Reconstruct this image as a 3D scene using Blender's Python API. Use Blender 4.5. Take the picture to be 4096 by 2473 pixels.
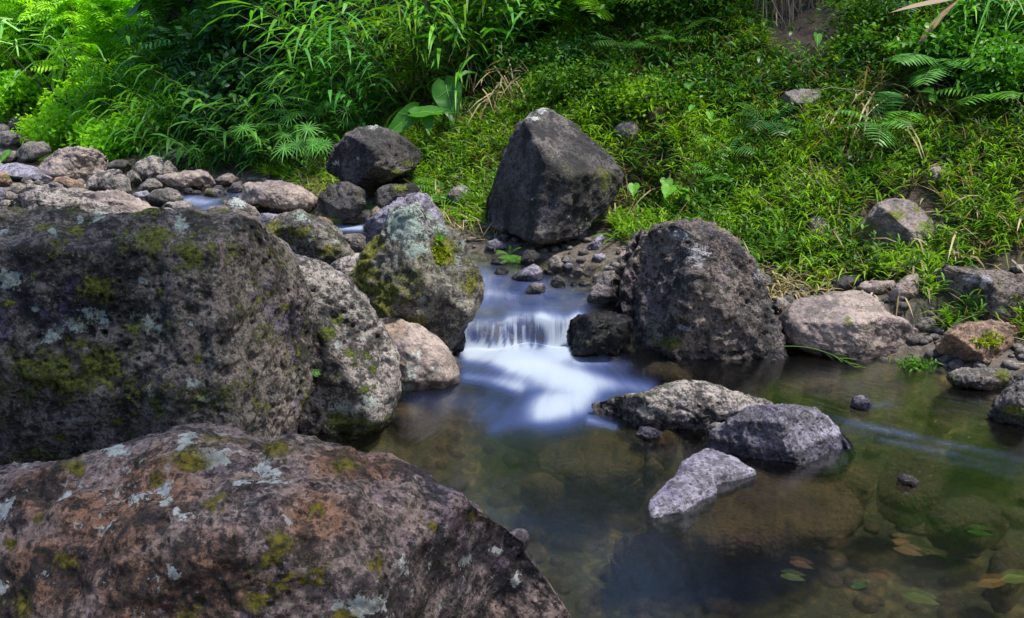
import bpy, math, random
import numpy as np
from mathutils import Vector

S = bpy.context.scene
COL = S.collection
for o in list(bpy.data.objects):
    bpy.data.objects.remove(o)
RNG = np.random.default_rng(7)

# ---------------------------------------------------------------- camera, sky, sun, exposure
CAM = np.array([0.0, 0.0, 1.4])
PITCH = math.radians(15.0)
FPX, CX, CY = 3547.0, 2048.0, 1236.5          # focal length and centre in pixels of the 4096 wide photograph
FWD = np.array([0, math.cos(PITCH), -math.sin(PITCH)])
UPV = np.array([0, math.sin(PITCH), math.cos(PITCH)])
cd = bpy.data.cameras.new('camera')
cd.sensor_fit = 'HORIZONTAL'; cd.sensor_width = 36.0; cd.lens = 36.0 * FPX / 4096.0
cd.clip_start = 0.05; cd.clip_end = 600
cam = bpy.data.objects.new('camera', cd); COL.objects.link(cam)
cam.location = CAM; cam.rotation_euler = (math.pi / 2 - PITCH, 0, 0)
S.camera = cam

SUN_EL, SUN_AZ = math.radians(69), math.radians(104)     # azimuth clockwise from +Y towards +X
w = bpy.data.worlds.new('World'); S.world = w; w.use_nodes = True
nt = w.node_tree; nt.nodes.clear()
sky = nt.nodes.new('ShaderNodeTexSky'); sky.sky_type = 'NISHITA'; sky.sun_disc = False
sky.sun_elevation = SUN_EL; sky.sun_rotation = SUN_AZ; sky.air_density = 1.0; sky.dust_density = 0.6; sky.ozone_density = 1.5
bg = nt.nodes.new('ShaderNodeBackground'); bg.inputs['Strength'].default_value = 0.125
wo = nt.nodes.new('ShaderNodeOutputWorld')
nt.links.new(sky.outputs[0], bg.inputs[0]); nt.links.new(bg.outputs[0], wo.inputs[0])
sl = bpy.data.lights.new('sun', 'SUN'); sl.energy = 3.4; sl.angle = math.radians(9); sl.color = (1.0, 0.95, 0.86)
sun = bpy.data.objects.new('sun', sl); COL.objects.link(sun)
sd = Vector((math.sin(SUN_AZ) * math.cos(SUN_EL), math.cos(SUN_AZ) * math.cos(SUN_EL), math.sin(SUN_EL)))
sun.rotation_euler = sd.to_track_quat('Z', 'Y').to_euler(); sun.location = (6, 6, 30)
S.view_settings.view_transform = 'Standard'; S.view_settings.look = 'None'
S.view_settings.exposure = 1.28; S.view_settings.gamma = 1.0
S.render.engine = 'CYCLES'
S.cycles.max_bounces = 6; S.cycles.transparent_max_bounces = 12
S.cycles.diffuse_bounces = 3; S.cycles.glossy_bounces = 2; S.cycles.transmission_bounces = 4
S.cycles.use_denoising = True
S.cycles.sample_clamp_indirect = 4.0

# ---------------------------------------------------------------- pixel <-> world
CROP = {'s': (0, 0, 1.0), 'f': (0, 0, 1.66234), 1: (0, 0, .60475), 2: (1200, 0, .60475), 3: (2600, 0, .60714), 4: (0, 700, .73918),
        5: (1300, 800, .67211), 6: (2400, 800, .68831), 7: (0, 1600, .93344), 8: (2000, 1600, .85065),
        9: (0, 450, .40584), 10: (1000, 650, .36526), 11: (2050, 850, .26882), 12: (3000, 1000, .44481)}
def px(crop, pts):
    x0, y0, k = CROP[crop]
    a = np.asarray(pts, float).reshape(-1, 2)
    return a * k + np.array([x0, y0])
def ray(p):
    """direction for pixel(s), scaled so that one unit is one metre of depth along the camera axis"""
    p = np.atleast_2d(p)
    u = (p[:, 0] - CX) / FPX; v = (CY - p[:, 1]) / FPX
    return FWD[None] + np.stack([u, v * UPV[1], v * UPV[2]], 1)
def project(P):
    d = P - CAM
    z = d @ FWD
    return np.stack([CX + FPX * d[:, 0] / z, CY - FPX * (d @ UPV) / z], 1), z

# ---------------------------------------------------------------- noise
_pr = np.random.default_rng(11)
PERM = np.concatenate([_pr.permutation(256)] * 3).astype(np.int64)
_g = _pr.normal(size=(256, 3)); GRAD = _g / np.linalg.norm(_g, axis=1)[:, None]
JIT = _pr.random((256, 4))
def _h(ix, iy, iz):
    return PERM[(PERM[(PERM[ix & 255] + iy) & 255] + iz) & 255]
def perlin(P):
    i = np.floor(P).astype(np.int64); f = P - i
    u = f * f * f * (f * (f * 6 - 15) + 10)
    r = 0
    for a in (0, 1):
        wa = u[:, 0] if a else 1 - u[:, 0]
        for b in (0, 1):
            wb = wa * (u[:, 1] if b else 1 - u[:, 1])
            for c in (0, 1):
                wc = wb * (u[:, 2] if c else 1 - u[:, 2])
                g = GRAD[_h(i[:, 0] + a, i[:, 1] + b, i[:, 2] + c)]
                r = r + wc * ((f[:, 0] - a) * g[:, 0] + (f[:, 1] - b) * g[:, 1] + (f[:, 2] - c) * g[:, 2])
    return r
def fbm(P, octv=4, gain=0.5, lac=2.03):
    r = 0; a = 1.0
    for k in range(octv):
        r = r + a * perlin(P + 17.3 * k); P = P * lac; a *= gain
    return r
def ridged(P, octv=3):
    r = 0; a = 1.0
    for k in range(octv):
        r = r + a * (1 - np.abs(perlin(P + 9.1 * k)) * 2); P = P * 2.1; a *= .5
    return r / 1.75
def cells(P):
    """nearest jittered point: distance and a random number of its cell"""
    i = np.floor(P).astype(np.int64); f = P - i
    best = np.full(len(P), 9.0); rid = np.zeros(len(P))
    for a in (-1, 0, 1):
        for b in (-1, 0, 1):
            for c in (-1, 0, 1):
                h = _h(i[:, 0] + a, i[:, 1] + b, i[:, 2] + c)
                d = (f[:, 0] - a - JIT[h, 0]) ** 2 + (f[:, 1] - b - JIT[h, 1]) ** 2 + (f[:, 2] - c - JIT[h, 2]) ** 2
                m = d < best
                best = np.where(m, d, best); rid = np.where(m, JIT[h, 3], rid)
    return np.sqrt(best), rid
def sstep(a, b, x):
    t = np.clip((x - a) / (b - a), 0, 1)
    return t * t * (3 - 2 * t)

# ---------------------------------------------------------------- mesh and object helpers
def mesh_np(name, V, F, mat=None, smooth=True, attrs=None, uv=None, color=None):
    """one mesh from numpy arrays; F is (n,3) or (n,4)"""
    V = np.ascontiguousarray(V, np.float32); F = np.ascontiguousarray(F, np.int32)
    me = bpy.data.meshes.new(name)
    n, k = F.shape
    me.vertices.add(len(V)); me.vertices.foreach_set('co', V.ravel())
    me.loops.add(n * k); me.loops.foreach_set('vertex_index', F.ravel())
    me.polygons.add(n); me.polygons.foreach_set('loop_start', np.arange(0, n * k, k, dtype=np.int32))
    me.polygons.foreach_set('loop_total', np.full(n, k, np.int32))
    me.polygons.foreach_set('use_smooth', np.full(n, smooth, bool))
    for an, av in (attrs or {}).items():
        a = me.attributes.new(an, 'FLOAT', 'POINT'); a.data.foreach_set('value', np.ascontiguousarray(av, np.float32))
    if color is not None:
        a = me.attributes.new('mk', 'FLOAT_COLOR', 'POINT'); a.data.foreach_set('color', np.ascontiguousarray(color, np.float32).ravel())
    if uv is not None:
        l = me.uv_layers.new(name='flow'); l.data.foreach_set('uv', np.ascontiguousarray(uv[F.ravel()], np.float32).ravel())
    me.update(calc_edges=True)
    if mat: me.materials.append(mat)
    return me
def link(name, me, label=None, cat=None, group=None, kind=None, parent=None, loc=None):
    o = bpy.data.objects.new(name, me); COL.objects.link(o)
    if label: o['label'] = label
    if cat: o['category'] = cat
    if group: o['group'] = group
    if kind: o['kind'] = kind
    if parent: o.parent = parent
    if loc is not None: o.location = loc
    return o
def thing_np(name, V, F, mat, label, cat, group=None, base=None, **kw):
    """a thing of one mesh with its origin at its base"""
    if base is None:
        base = np.array([(V[:, 0].min() + V[:, 0].max()) / 2, (V[:, 1].min() + V[:, 1].max()) / 2, V[:, 2].min()])
    return link(name, mesh_np(name, V - base, F, mat, **kw), label, cat, group, loc=base)

# ---------------------------------------------------------------- shader helper
class NT:
    def __init__(s, name):
        s.m = bpy.data.materials.new(name); s.m.use_nodes = True; s.t = s.m.node_tree; s.t.nodes.clear()
        s.out = s.t.nodes.new('ShaderNodeOutputMaterial')
    def put(s, sock, v):
        if v is None: return
        if hasattr(v, 'is_output'): s.t.links.new(v, sock)
        elif isinstance(v, (tuple, list)) and sock.type == 'RGBA' and len(v) == 3: sock.default_value = (*v, 1)
        else: sock.default_value = v
    def n(s, kind, ins=None, **props):
        nd = s.t.nodes.new('ShaderNode' + kind)
        for k, v in props.items(): setattr(nd, k, v)
        for k, v in (ins or {}).items(): s.put(nd.inputs[k], v)
        return nd
    def math(s, op, a, b=None, c=None, clamp=False):
        nd = s.t.nodes.new('ShaderNodeMath'); nd.operation = op; nd.use_clamp = clamp
        for i, v in enumerate((a, b, c)): s.put(nd.inputs[i], v)
        return nd.outputs[0]
    def mix(s, f, a, b, mode='MIX'):
        nd = s.t.nodes.new('ShaderNodeMix'); nd.data_type = 'RGBA'; nd.blend_type = mode
        s.put(nd.inputs[0], f); s.put(nd.inputs[6], a); s.put(nd.inputs[7], b)
        return nd.outputs[2]
    def noise(s, vec, scale, detail=4, rough=.55, dist=0.0):
        nd = s.n('TexNoise', {'Vector': vec, 'Scale': scale, 'Detail': detail, 'Roughness': rough, 'Distortion': dist})
        return nd.outputs[0]
    def ss(s, v, a, b, lo=0.0, hi=1.0):
        nd = s.t.nodes.new('ShaderNodeMapRange'); nd.interpolation_type = 'SMOOTHSTEP'
        for i, x in enumerate((v, a, b, lo, hi)): s.put(nd.inputs[i], x)
        return nd.outputs[0]
    def ramp(s, v, stops):
        nd = s.t.nodes.new('ShaderNodeValToRGB'); s.put(nd.inputs[0], v)
        e = nd.color_ramp.elements
        while len(e) < len(stops): e.new(0.5)
        for x, (p, c) in zip(e, stops): x.position = p; x.color = (*c, 1)
        return nd.outputs[0]
    def scale(s, vec, x, y, z):
        return s.n('VectorMath', {0: vec, 1: (x, y, z)}, operation='MULTIPLY').outputs[0]
    def bump(s, h, strength, dist, normal=None):
        return s.n('Bump', {'Height': h, 'Strength': strength, 'Distance': dist, 'Normal': normal}).outputs[0]
    def done(s, sh):
        s.t.links.new(sh, s.out.inputs[0]); return s.m
# ---------------------------------------------------------------- materials
def rock_mat(name, A, B, dark=(.018, .017, .018), lich=(.42, .46, .43), moss=(.075, .085, .008), rust=(.36, .175, .095),
             a_dark=.5, a_lich=.35, a_moss=.3, streak=.3, grain=.5, bump=1.0, rough=.8, scale=1.0, purple=.3, a_dots=.7, mb=0.0, pep=.45):
    s = NT(name)
    tc = s.n('TexCoord').outputs['Object']
    rnd = s.n('ObjectInfo').outputs['Random']
    vec = s.n('VectorMath', {0: tc, 1: s.n('CombineXYZ', {0: s.math('MULTIPLY', rnd, 41.0), 1: s.math('MULTIPLY', rnd, 17.0), 2: s.math('MULTIPLY', rnd, 29.0)}).outputs[0]}, operation='ADD').outputs[0]
    mk = s.n('Attribute', attribute_name='mk')
    sep = s.n('SeparateColor', {0: mk.outputs['Color']})
    mL, mM, mR, wet = sep.outputs[0], sep.outputs[1], sep.outputs[2], mk.outputs['Alpha']
    n1 = s.noise(vec, 2.4 * scale, 6, .6)
    n2 = s.noise(vec, 11 * scale, 8, .72)
    n3 = s.noise(vec, 60 * scale, 6, .75)
    n4 = s.noise(vec, 24 * scale, 5, .65)
    col = s.mix(s.ss(n1, .36, .64), A, B)
    # violet patches that put bluish sky light into the colour
    col = s.mix(s.math('MULTIPLY', s.ss(s.noise(vec, 3.6 * scale, 5, .6, .4), .54, .7), purple), col, (.105, .072, .185))
    # rusty weathering
    rf = s.math('MULTIPLY', s.ss(s.math('ADD', s.math('MULTIPLY', mR, .62), s.math('MULTIPLY', n2, .75)), .52, .86), .85)
    col = s.mix(rf, col, rust)
    # grain
    col = s.mix(1.0, col, s.ramp(n3, [(.25, (1 - grain,) * 3), (.5, (.92,) * 3), (.75, (1 + grain * .9,) * 3)]), 'MULTIPLY')
    # dark crusty stains, stretched downhill
    st = s.noise(s.scale(vec, 5.5 * scale, 5.5 * scale, 1.5 * scale), 1.0, 7, .68)
    f = s.math('ADD', s.math('MULTIPLY', st, streak), s.math('MULTIPLY', n2, 1 - streak))
    col = s.mix(s.math('MULTIPLY', s.ss(f, .475, .56), a_dark), col, dark)
    sp = s.ss(s.math('ADD', s.noise(vec, 42 * scale, 6, .7), s.math('MULTIPLY', s.math('SUBTRACT', n1, .5), .35)), .515, .57)
    col = s.mix(s.math('MULTIPLY', sp, s.math('MULTIPLY', a_dark, .9)), col, dark)
    # small round dark dots, painted as the shade inside vesicle pits
    for vs, lo_ in ((62, .30), (30, .26)):
        vn = s.n('TexVoronoi', {'Vector': vec, 'Scale': vs * scale, 'Randomness': 1.0})
        cellr = s.n('SeparateColor', {0: vn.outputs['Color']}).outputs[0]
        dot = s.ss(s.math('SUBTRACT', vn.outputs['Distance'], s.math('MULTIPLY', cellr, lo_)), .06, .0)
        col = s.mix(s.math('MULTIPLY', s.math('MULTIPLY', dot, s.ss(cellr, .35, .5)), a_dots), col, dark)
    # peppery black crust
    pp_ = s.ss(s.math('ADD', s.noise(vec, 105 * scale, 5, .75), s.math('MULTIPLY', s.math('SUBTRACT', n2, .5), .5)), .5, .57)
    col = s.mix(s.math('MULTIPLY', pp_, pep), col, dark)
    # lichen: crusts broken into flecks
    fine = s.noise(vec, 75 * scale, 5, .7)
    ln = s.math('ADD', s.math('MULTIPLY', s.noise(vec, 30 * scale, 6, .72), .5), s.math('MULTIPLY', s.noise(vec, 8 * scale, 4, .6), .5))
    ln = s.math('ADD', ln, s.math('MULTIPLY', s.math('SUBTRACT', fine, .5), .75))
    lf = s.ss(s.math('ADD', ln, s.math('MULTIPLY', mL, .24)), .62, .66)
    lf = s.math('MULTIPLY', lf, s.math('ADD', s.math('MULTIPLY', mL, 1.2), a_lich, clamp=True))
    col = s.mix(lf, col, s.mix(s.ss(fine, .38, .62), tuple(x * .55 for x in lich), lich))
    # moss: tufts
    up = s.n('SeparateXYZ', {0: s.n('NewGeometry').outputs['Normal']}).outputs[2]
    mn = s.math('ADD', s.math('MULTIPLY', n2, .55), s.math('MULTIPLY', s.noise(vec, 3.1 * scale, 4, .6), .45))
    mn = s.math('ADD', mn, s.math('MULTIPLY', s.math('SUBTRACT', fine, .5), .5))
    mf = s.ss(s.math('ADD', s.math('ADD', mn, s.math('MULTIPLY', mM, .18)), s.math('MULTIPLY', up, .02)), .58 - mb, .66 - mb)
    mf = s.math('MULTIPLY', mf, s.math('ADD', s.math('MULTIPLY', mM, 1.2), a_moss, clamp=True))
    col = s.mix(mf, col, s.mix(s.ss(fine, .36, .64), tuple(x * .3 for x in moss), tuple(min(1, x * 1.9) for x in moss)))
    # wet band
    wf = s.ss(s.math('ADD', wet, s.math('MULTIPLY', s.math('SUBTRACT', n4, .5), .8)), .35, .65)
    col = s.mix(wf, col, s.mix(1.0, col, (.33, .33, .36), 'MULTIPLY'))
    ro = s.mix(wf, (rough,) * 3, (.2,) * 3)
    vo = s.n('TexVoronoi', {'Vector': vec, 'Scale': 55 * scale, 'Randomness': 1.0}).outputs[0]
    pit = s.ss(vo, .1, .42)
    nb = s.bump(s.noise(vec, 16 * scale, 8, .72), .8 * bump, .035)
    nb = s.bump(s.math('ADD', n3, s.math('MULTIPLY', mf, .8)), .75 * bump, .014, nb)
    nb = s.bump(pit, .45 * bump, .008, nb)
    b = s.n('BsdfPrincipled', {'Base Color': col, 'Roughness': ro, 'Specular IOR Level': .35, 'Normal': nb})
    return s.done(b.outputs[0])

GREY = ((.34, .295, .265), (.22, .195, .18))
MR = {
    'rust': rock_mat('rusty_lichened_basalt', pep=.75, A=(.40, .285, .235), B=(.28, .21, .21), a_dark=.72, a_lich=.55, a_moss=.15, streak=.15, grain=.85, moss=(.13, .105, .01), purple=.55, lich=(.6, .62, .58)),
    'block': rock_mat('streaked_mossy_basalt', (.26, .215, .18), (.165, .14, .125), a_dark=.95, a_lich=.4, a_moss=.85, mb=.03, pep=.65, streak=.5, grain=.75, moss=(.085, .095, .010), purple=.75, lich=(.36, .42, .38)),
    'pitted': rock_mat('pitted_grey_basalt', (.42, .365, .33), (.28, .25, .23), a_dark=.85, a_lich=.3, a_moss=.35, streak=.2, grain=.5, purple=.5, moss=(.055, .07, .008)),
    'mossy': rock_mat('mossy_lichened_basalt', (.25, .225, .18), (.15, .14, .12), a_dark=.85, a_lich=.75, a_moss=.6, mb=.035, streak=.2, grain=.6, moss=(.085, .085, .008), lich=(.27, .34, .30)),
    'smooth': rock_mat('smooth_tan_stone', rust=(.32, .225, .16), a_dots=.25, pep=.2, A=(.33, .26, .225), B=(.215, .17, .16), a_dark=.45, a_lich=.2, a_moss=.08, streak=.15, grain=.3, bump=.55, rough=.62, purple=.35),
    'dark': rock_mat('dark_weathered_basalt', (.15, .13, .125), (.05, .045, .046), a_dark=.95, a_lich=.25, a_moss=.2, streak=.8, grain=.5, purple=.35),
    'brown': rock_mat('rough_brown_basalt', (.26, .21, .18), (.125, .105, .105), a_dark=.85, a_lich=.25, a_moss=.08, streak=.35, grain=.5, bump=1.25, purple=.65, lich=(.4, .39, .42)),
    'pale': rock_mat('pale_dry_cobble', (.36, .315, .28), (.24, .21, .195), a_dark=.38, a_lich=.25, a_moss=.05, streak=.1, grain=.4, purple=.3),
    'cobble': rock_mat('grey_cobble', (.28, .24, .22), (.17, .15, .145), a_dark=.5, a_lich=.2, a_moss=.1, streak=.2, grain=.45, purple=.3),
    'orange': rock_mat('orange_tan_stone', (.40, .25, .165), (.25, .165, .125), a_dark=.4, a_lich=.1, a_moss=.05, streak=.1, grain=.5, purple=.15),
    'lilac': rock_mat('lilac_grey_stone', (.36, .335, .42), (.23, .21, .27), a_dark=.5, a_lich=.2, a_moss=.03, streak=.15, grain=.4, purple=.55),
    'wet': rock_mat('wet_black_stone', (.05, .045, .04), (.022, .02, .02), a_dark=.5, a_lich=.02, a_moss=.2, streak=.3, grain=.5, rough=.16, moss=(.03, .035, .004)),
    'under': rock_mat('submerged_stone', (.17, .105, .04), (.10, .066, .028), a_dark=.25, a_lich=.0, a_moss=.1, streak=.1, grain=.4, moss=(.06, .07, .01), purple=0, scale=.7),
}

def leaf_mat(name, c1, c2, c3, transl=.4, rough=.45, spec=.28, clump=1.3):
    s = NT(name)
    g = s.n('NewGeometry')
    r = g.outputs['Random Per Island']
    col = s.mix(r, c1, c2)
    col = s.mix(s.ss(s.noise(g.outputs['Position'], clump, 3, .6), .42, .66), col, c3)
    col = s.mix(1.0, col, s.ramp(s.math('FRACT', s.math('MULTIPLY', r, 7.31)), [(0, (.6,) * 3), (1, (1.35,) * 3)]), 'MULTIPLY')
    b = s.n('BsdfPrincipled', {'Base Color': col, 'Roughness': rough, 'Specular IOR Level': spec})
    tcol = s.mix(1.0, col, (1.5, 1.5, .55), 'MULTIPLY')
    t = s.n('BsdfTranslucent', {'Color': tcol})
    return s.done(s.n('MixShader', {0: transl, 1: b.outputs[0], 2: t.outputs[0]}).outputs[0])
ML = {
    'grass': leaf_mat('bank_grass_leaf', (.11, .26, .008), (.21, .36, .011), (.055, .17, .009), .42, .5, .22, 2.6),
    'cover': leaf_mat('ground_cover_leaf', (.045, .15, .011), (.10, .22, .014), (.024, .085, .010), .35, .5, .22, 2.2),
    'dry': leaf_mat('dry_grass_blade', (.24, .19, .09), (.32, .26, .14), (.16, .11, .06), .2),
    'ginger': leaf_mat('ginger_leaf', (.075, .29, .022), (.16, .42, .02), (.055, .22, .035), .38, .5, .3, 1.0),
    'sedge': leaf_mat('sedge_leaf', (.075, .24, .04), (.11, .30, .05), (.055, .19, .025), .35),
    'fern': leaf_mat('fern_leaf', (0.056, 0.202, 0.014), (0.100, 0.279, 0.018), (0.062, 0.217, 0.011), .35),
    'darkfern': leaf_mat('shade_painted_leaf', (0.025, 0.109, 0.011), (0.044, 0.155, 0.014), (0.018, 0.085, 0.014), .28),  # darker green, shade put into the leaf colour
    'bright': leaf_mat('sun_painted_leaf', (.22, .52, .012), (.34, .64, .018), (.14, .42, .012), .5, clump=.6),  # far left sunlight raised into the leaf colour
    'bright2': leaf_mat('sun_painted_lime_leaf', (0.237, 0.512, 0.016), (0.338, 0.620, 0.027), (0.150, 0.419, 0.013), .5, clump=.6),  # yellower twin, also with sunlight in its colour
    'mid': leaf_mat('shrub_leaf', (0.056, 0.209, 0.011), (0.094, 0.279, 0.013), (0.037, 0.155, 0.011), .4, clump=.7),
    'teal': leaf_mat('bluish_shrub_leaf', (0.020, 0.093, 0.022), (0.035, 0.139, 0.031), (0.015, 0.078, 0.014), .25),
    'broad': leaf_mat('broad_dark_leaf', (0.022, 0.101, 0.018), (0.044, 0.155, 0.025), (0.025, 0.124, 0.016), .3, .3, .6),
    'silver': leaf_mat('silvery_grass_blade', (0.275, 0.558, 0.180), (0.400, 0.698, 0.270), (0.175, 0.465, 0.063), .4),
    'taro': leaf_mat('taro_leaf', (.055, .24, .012), (.075, .28, .014), (.05, .2, .012), .4, .4, .4),
    'leaflitter': leaf_mat('fallen_leaf_skin', (.30, .13, .03), (.34, .2, .04), (.22, .09, .03), .2),
    'brownfrond': leaf_mat('dead_frond', (.2, .13, .08), (.28, .19, .11), (.15, .09, .05), .15),
    'moss': leaf_mat('moss_tuft', (0.200, 0.264, 0.011), (0.275, 0.341, 0.018), (0.125, 0.186, 0.009), .3),
}
def bark_mat(name, a, b):
    s = NT(name)
    v = s.n('NewGeometry').outputs['Position']
    n = s.noise(s.scale(v, 9, 9, 2), 1.5, 7, .7)
    col = s.mix(s.ss(n, .35, .65), a, b)
    bs = s.n('BsdfPrincipled', {'Base Color': col, 'Roughness': .85, 'Normal': s.bump(n, .8, .03)})
    return s.done(bs.outputs[0])
BARK = bark_mat('bark', (.035, .026, .02), (.08, .06, .045))
STEM = bark_mat('green_stem', (.045, .09, .015), (.08, .13, .03))
RIB = bark_mat('pale_leaf_rib', (.13, .30, .05), (.18, .36, .08))
ROOT = bark_mat('dry_root', (.11, .085, .06), (.18, .145, .11))

def ground_mat():
    s = NT('soil_and_streambed')
    g = s.n('NewGeometry'); v = g.outputs['Position']
    inw = s.n('Attribute', attribute_name='inwater').outputs['Fac']
    dry = s.n('Attribute', attribute_name='gravel').outputs['Fac']
    n1 = s.noise(v, 1.6, 7, .65); n2 = s.noise(v, 14, 7, .7); n3 = s.noise(v, 70, 4, .7)
    soil = s.mix(s.ss(n2, .35, .65), (.022, .017, .011), (.075, .052, .034))
    soil = s.mix(s.ss(n1, .45, .6), soil, (.02, .032, .008))
    soil = s.mix(s.math('MULTIPLY', s.ss(n3, .58, .66), .5), soil, (.19, .14, .085))
    vo = s.n('TexVoronoi', {'Vector': s.n('VectorMath', {0: v, 1: s.n('TexNoise', {'Vector': v, 'Scale': 5.0, 'Detail': 2}).outputs[1]}, operation='ADD').outputs[0], 'Scale': 7.0, 'Randomness': 1.0})
    cell = s.n('SeparateColor', {0: vo.outputs['Color']}).outputs[0]
    bed = s.mix(cell, (.085, .072, .02), (.30, .215, .06))
    bed = s.mix(s.ss(n1, .45, .62), bed, (.10, .095, .026))
    bed = s.mix(s.math('MULTIPLY', s.ss(vo.outputs['Distance'], .2, .5), .75), bed, (.035, .04, .014))
    bed = s.mix(s.math('MULTIPLY', s.ss(n2, .6, .7), .45), bed, (.2, .12, .03))
    grav = s.mix(s.ss(n2, .3, .7), (.045, .036, .028), (.17, .14, .115))
    col = s.mix(dry, soil, grav)
    col = s.mix(inw, col, bed)
    h = s.math('ADD', s.math('MULTIPLY', n2, .6), s.math('MULTIPLY', n3, .4))
    b = s.n('BsdfPrincipled', {'Base Color': col, 'Roughness': .9, 'Normal': s.bump(h, .9, .05)})
    return s.done(b.outputs[0])

def water_mat():
    s = NT('stream_water')
    uv = s.n('UVMap', uv_map='flow').outputs[0]
    pos = s.n('NewGeometry').outputs['Position']
    foam = s.n('Attribute', attribute_name='foam').outputs['Fac']
    dep = s.n('Attribute', attribute_name='depth').outputs['Fac']
    strand = s.n('Attribute', attribute_name='strand').outputs['Fac']
    st = s.noise(s.scale(uv, 13, 2.2, 1), 1.0, 5, .55, .6)
    st2 = s.noise(s.scale(uv, 5, 1.6, 1), 1.0, 4, .5, .7)
    st3 = s.math('ADD', s.math('MULTIPLY', s.noise(s.scale(uv, 30, .8, 1), 1.0, 3, .6, .8), .5), s.math('MULTIPLY', s.noise(s.scale(uv, 7, .6, 1), 1.0, 3, .6, .5), .5))
    f = s.math('ADD', foam, s.math('MULTIPLY', s.math('SUBTRACT', s.math('ADD', s.math('MULTIPLY', st, .55), s.math('MULTIPLY', st2, .45)), .5), s.math('MULTIPLY', s.math('ADD', s.math('POWER', s.math('MAXIMUM', foam, 0.0), .75), .03, clamp=True), .7)))
    f = s.math('ADD', f, s.math('MULTIPLY', s.math('MULTIPLY', s.math('SUBTRACT', st3, .5), strand), 2.2))
    f = s.ss(f, .01, 1.08)
    soft = s.noise(pos, 1.3, 2, .4)
    h = s.math('ADD', s.math('MULTIPLY', st2, .8), s.math('MULTIPLY', s.noise(s.scale(uv, 14, 3.5, 1), 1.0, 3, .5), .5))
    nb = s.bump(h, .28, .02)
    k = s.math('EXPONENT', s.math('MULTIPLY', dep, -1.2))
    tint = s.mix(k, (.055, .095, .115), (.97, .98, .95))
    tr0 = s.n('BsdfTransparent', {'Color': tint})
    rf = s.n('BsdfRefraction', {'Color': tint, 'Roughness': .22, 'IOR': 1.06, 'Normal': nb})
    tr = s.n('MixShader', {0: .4, 1: tr0.outputs[0], 2: rf.outputs[0]})
    gl = s.n('BsdfGlossy', {'Color': (1, 1, 1), 'Roughness': s.math('ADD', s.math('MULTIPLY', s.math('ADD', strand, foam, clamp=True), .45), .16), 'Normal': nb})
    fr = s.n('Fresnel', {'IOR': 1.33, 'Normal': nb}).outputs[0]
    body = s.n('MixShader', {0: s.math('MULTIPLY', fr, 1.7, clamp=True), 1: tr.outputs[0], 2: gl.outputs[0]})
    fc = s.mix(s.ss(f, .25, .9), (.075, .14, .45), (.43, .495, .61))  # thin foam carries the blue of skylight in its colour
    fd = s.n('BsdfDiffuse', {'Color': fc, 'Roughness': .6})
    ft = s.n('BsdfTranslucent', {'Color': fc})
    fm = s.n('MixShader', {0: .3, 1: fd.outputs[0], 2: ft.outputs[0]})
    return s.done(s.n('MixShader', {0: s.math('MULTIPLY', f, .96), 1: body.outputs[0], 2: fm.outputs[0]}).outputs[0])
# ---------------------------------------------------------------- land form
RB = np.array([(4.6, -8), (4.1, 1.0), (3.3, 2.8), (2.45, 3.8), (1.95, 4.3), (1.05, 4.75), (.85, 5.2), (.55, 5.5), (-.2, 5.75), (-1.0, 6.6), (-1.9, 7.5), (-2.6, 8.3), (-5, 10.5), (-7.2, 13), (-12, 16.5), (-27, 21)], float)
LB = np.array([(-3.2, -8), (-2.8, .4), (-2.7, 1.6), (-2.5, 2.8), (-1.7, 3.6), (-.85, 4.0), (-.45, 4.3), (-.42, 4.6), (-.45, 5.0), (-.85, 5.65), (-1.5, 6.3), (-2.25, 6.8), (-3.1, 7.5), (-4.6, 9), (-8, 12), (-13, 15), (-27, 19)], float)
def dist_poly(P, L):
    best = np.full(len(P), 1e9)
    for a, b in zip(L[:-1], L[1:]):
        ab = b - a
        t = np.clip(((P - a) @ ab) / (ab @ ab), 0, 1)
        best = np.minimum(best, ((P - a - t[:, None] * ab) ** 2).sum(1))
    return np.sqrt(best)
def inside(P, L):
    c = np.zeros(len(P), bool)
    for a, b in zip(L, np.roll(L, -1, 0)):
        m = (a[1] > P[:, 1]) != (b[1] > P[:, 1])
        x = (b[0] - a[0]) * (P[:, 1] - a[1]) / (b[1] - a[1] + 1e-12) + a[0]
        c ^= m & (P[:, 0] < x)
    return c
WPOLY = np.concatenate([LB, RB[::-1]])
def lip_y(x):
    return 4.47 + .035 * np.sin(x * 9 + .6) + .03 * np.sin(x * 23) + .06 * np.exp(-((x - .46) / .1) ** 2) * 1.5
def level(P):
    """height of the water (or of the plain beside it)"""
    x, y = P[:, 0], P[:, 1]
    ly = lip_y(x)
    step = .125 * sstep(ly - .055, ly + .05, y)
    up = np.maximum(0, y - ly - .05)
    return step + .052 * up + .03 * sstep(4.85, 5.0, y + .1 * np.sin(x * 6))
def hill(d, y):
    return .27 * np.minimum(d, .7) + .66 * np.clip(d - .7, 0, 5.5) + .85 * np.clip(d - 6.2, 0, 9) + .5 * np.clip(d - 15.2, 0, 20)
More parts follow.
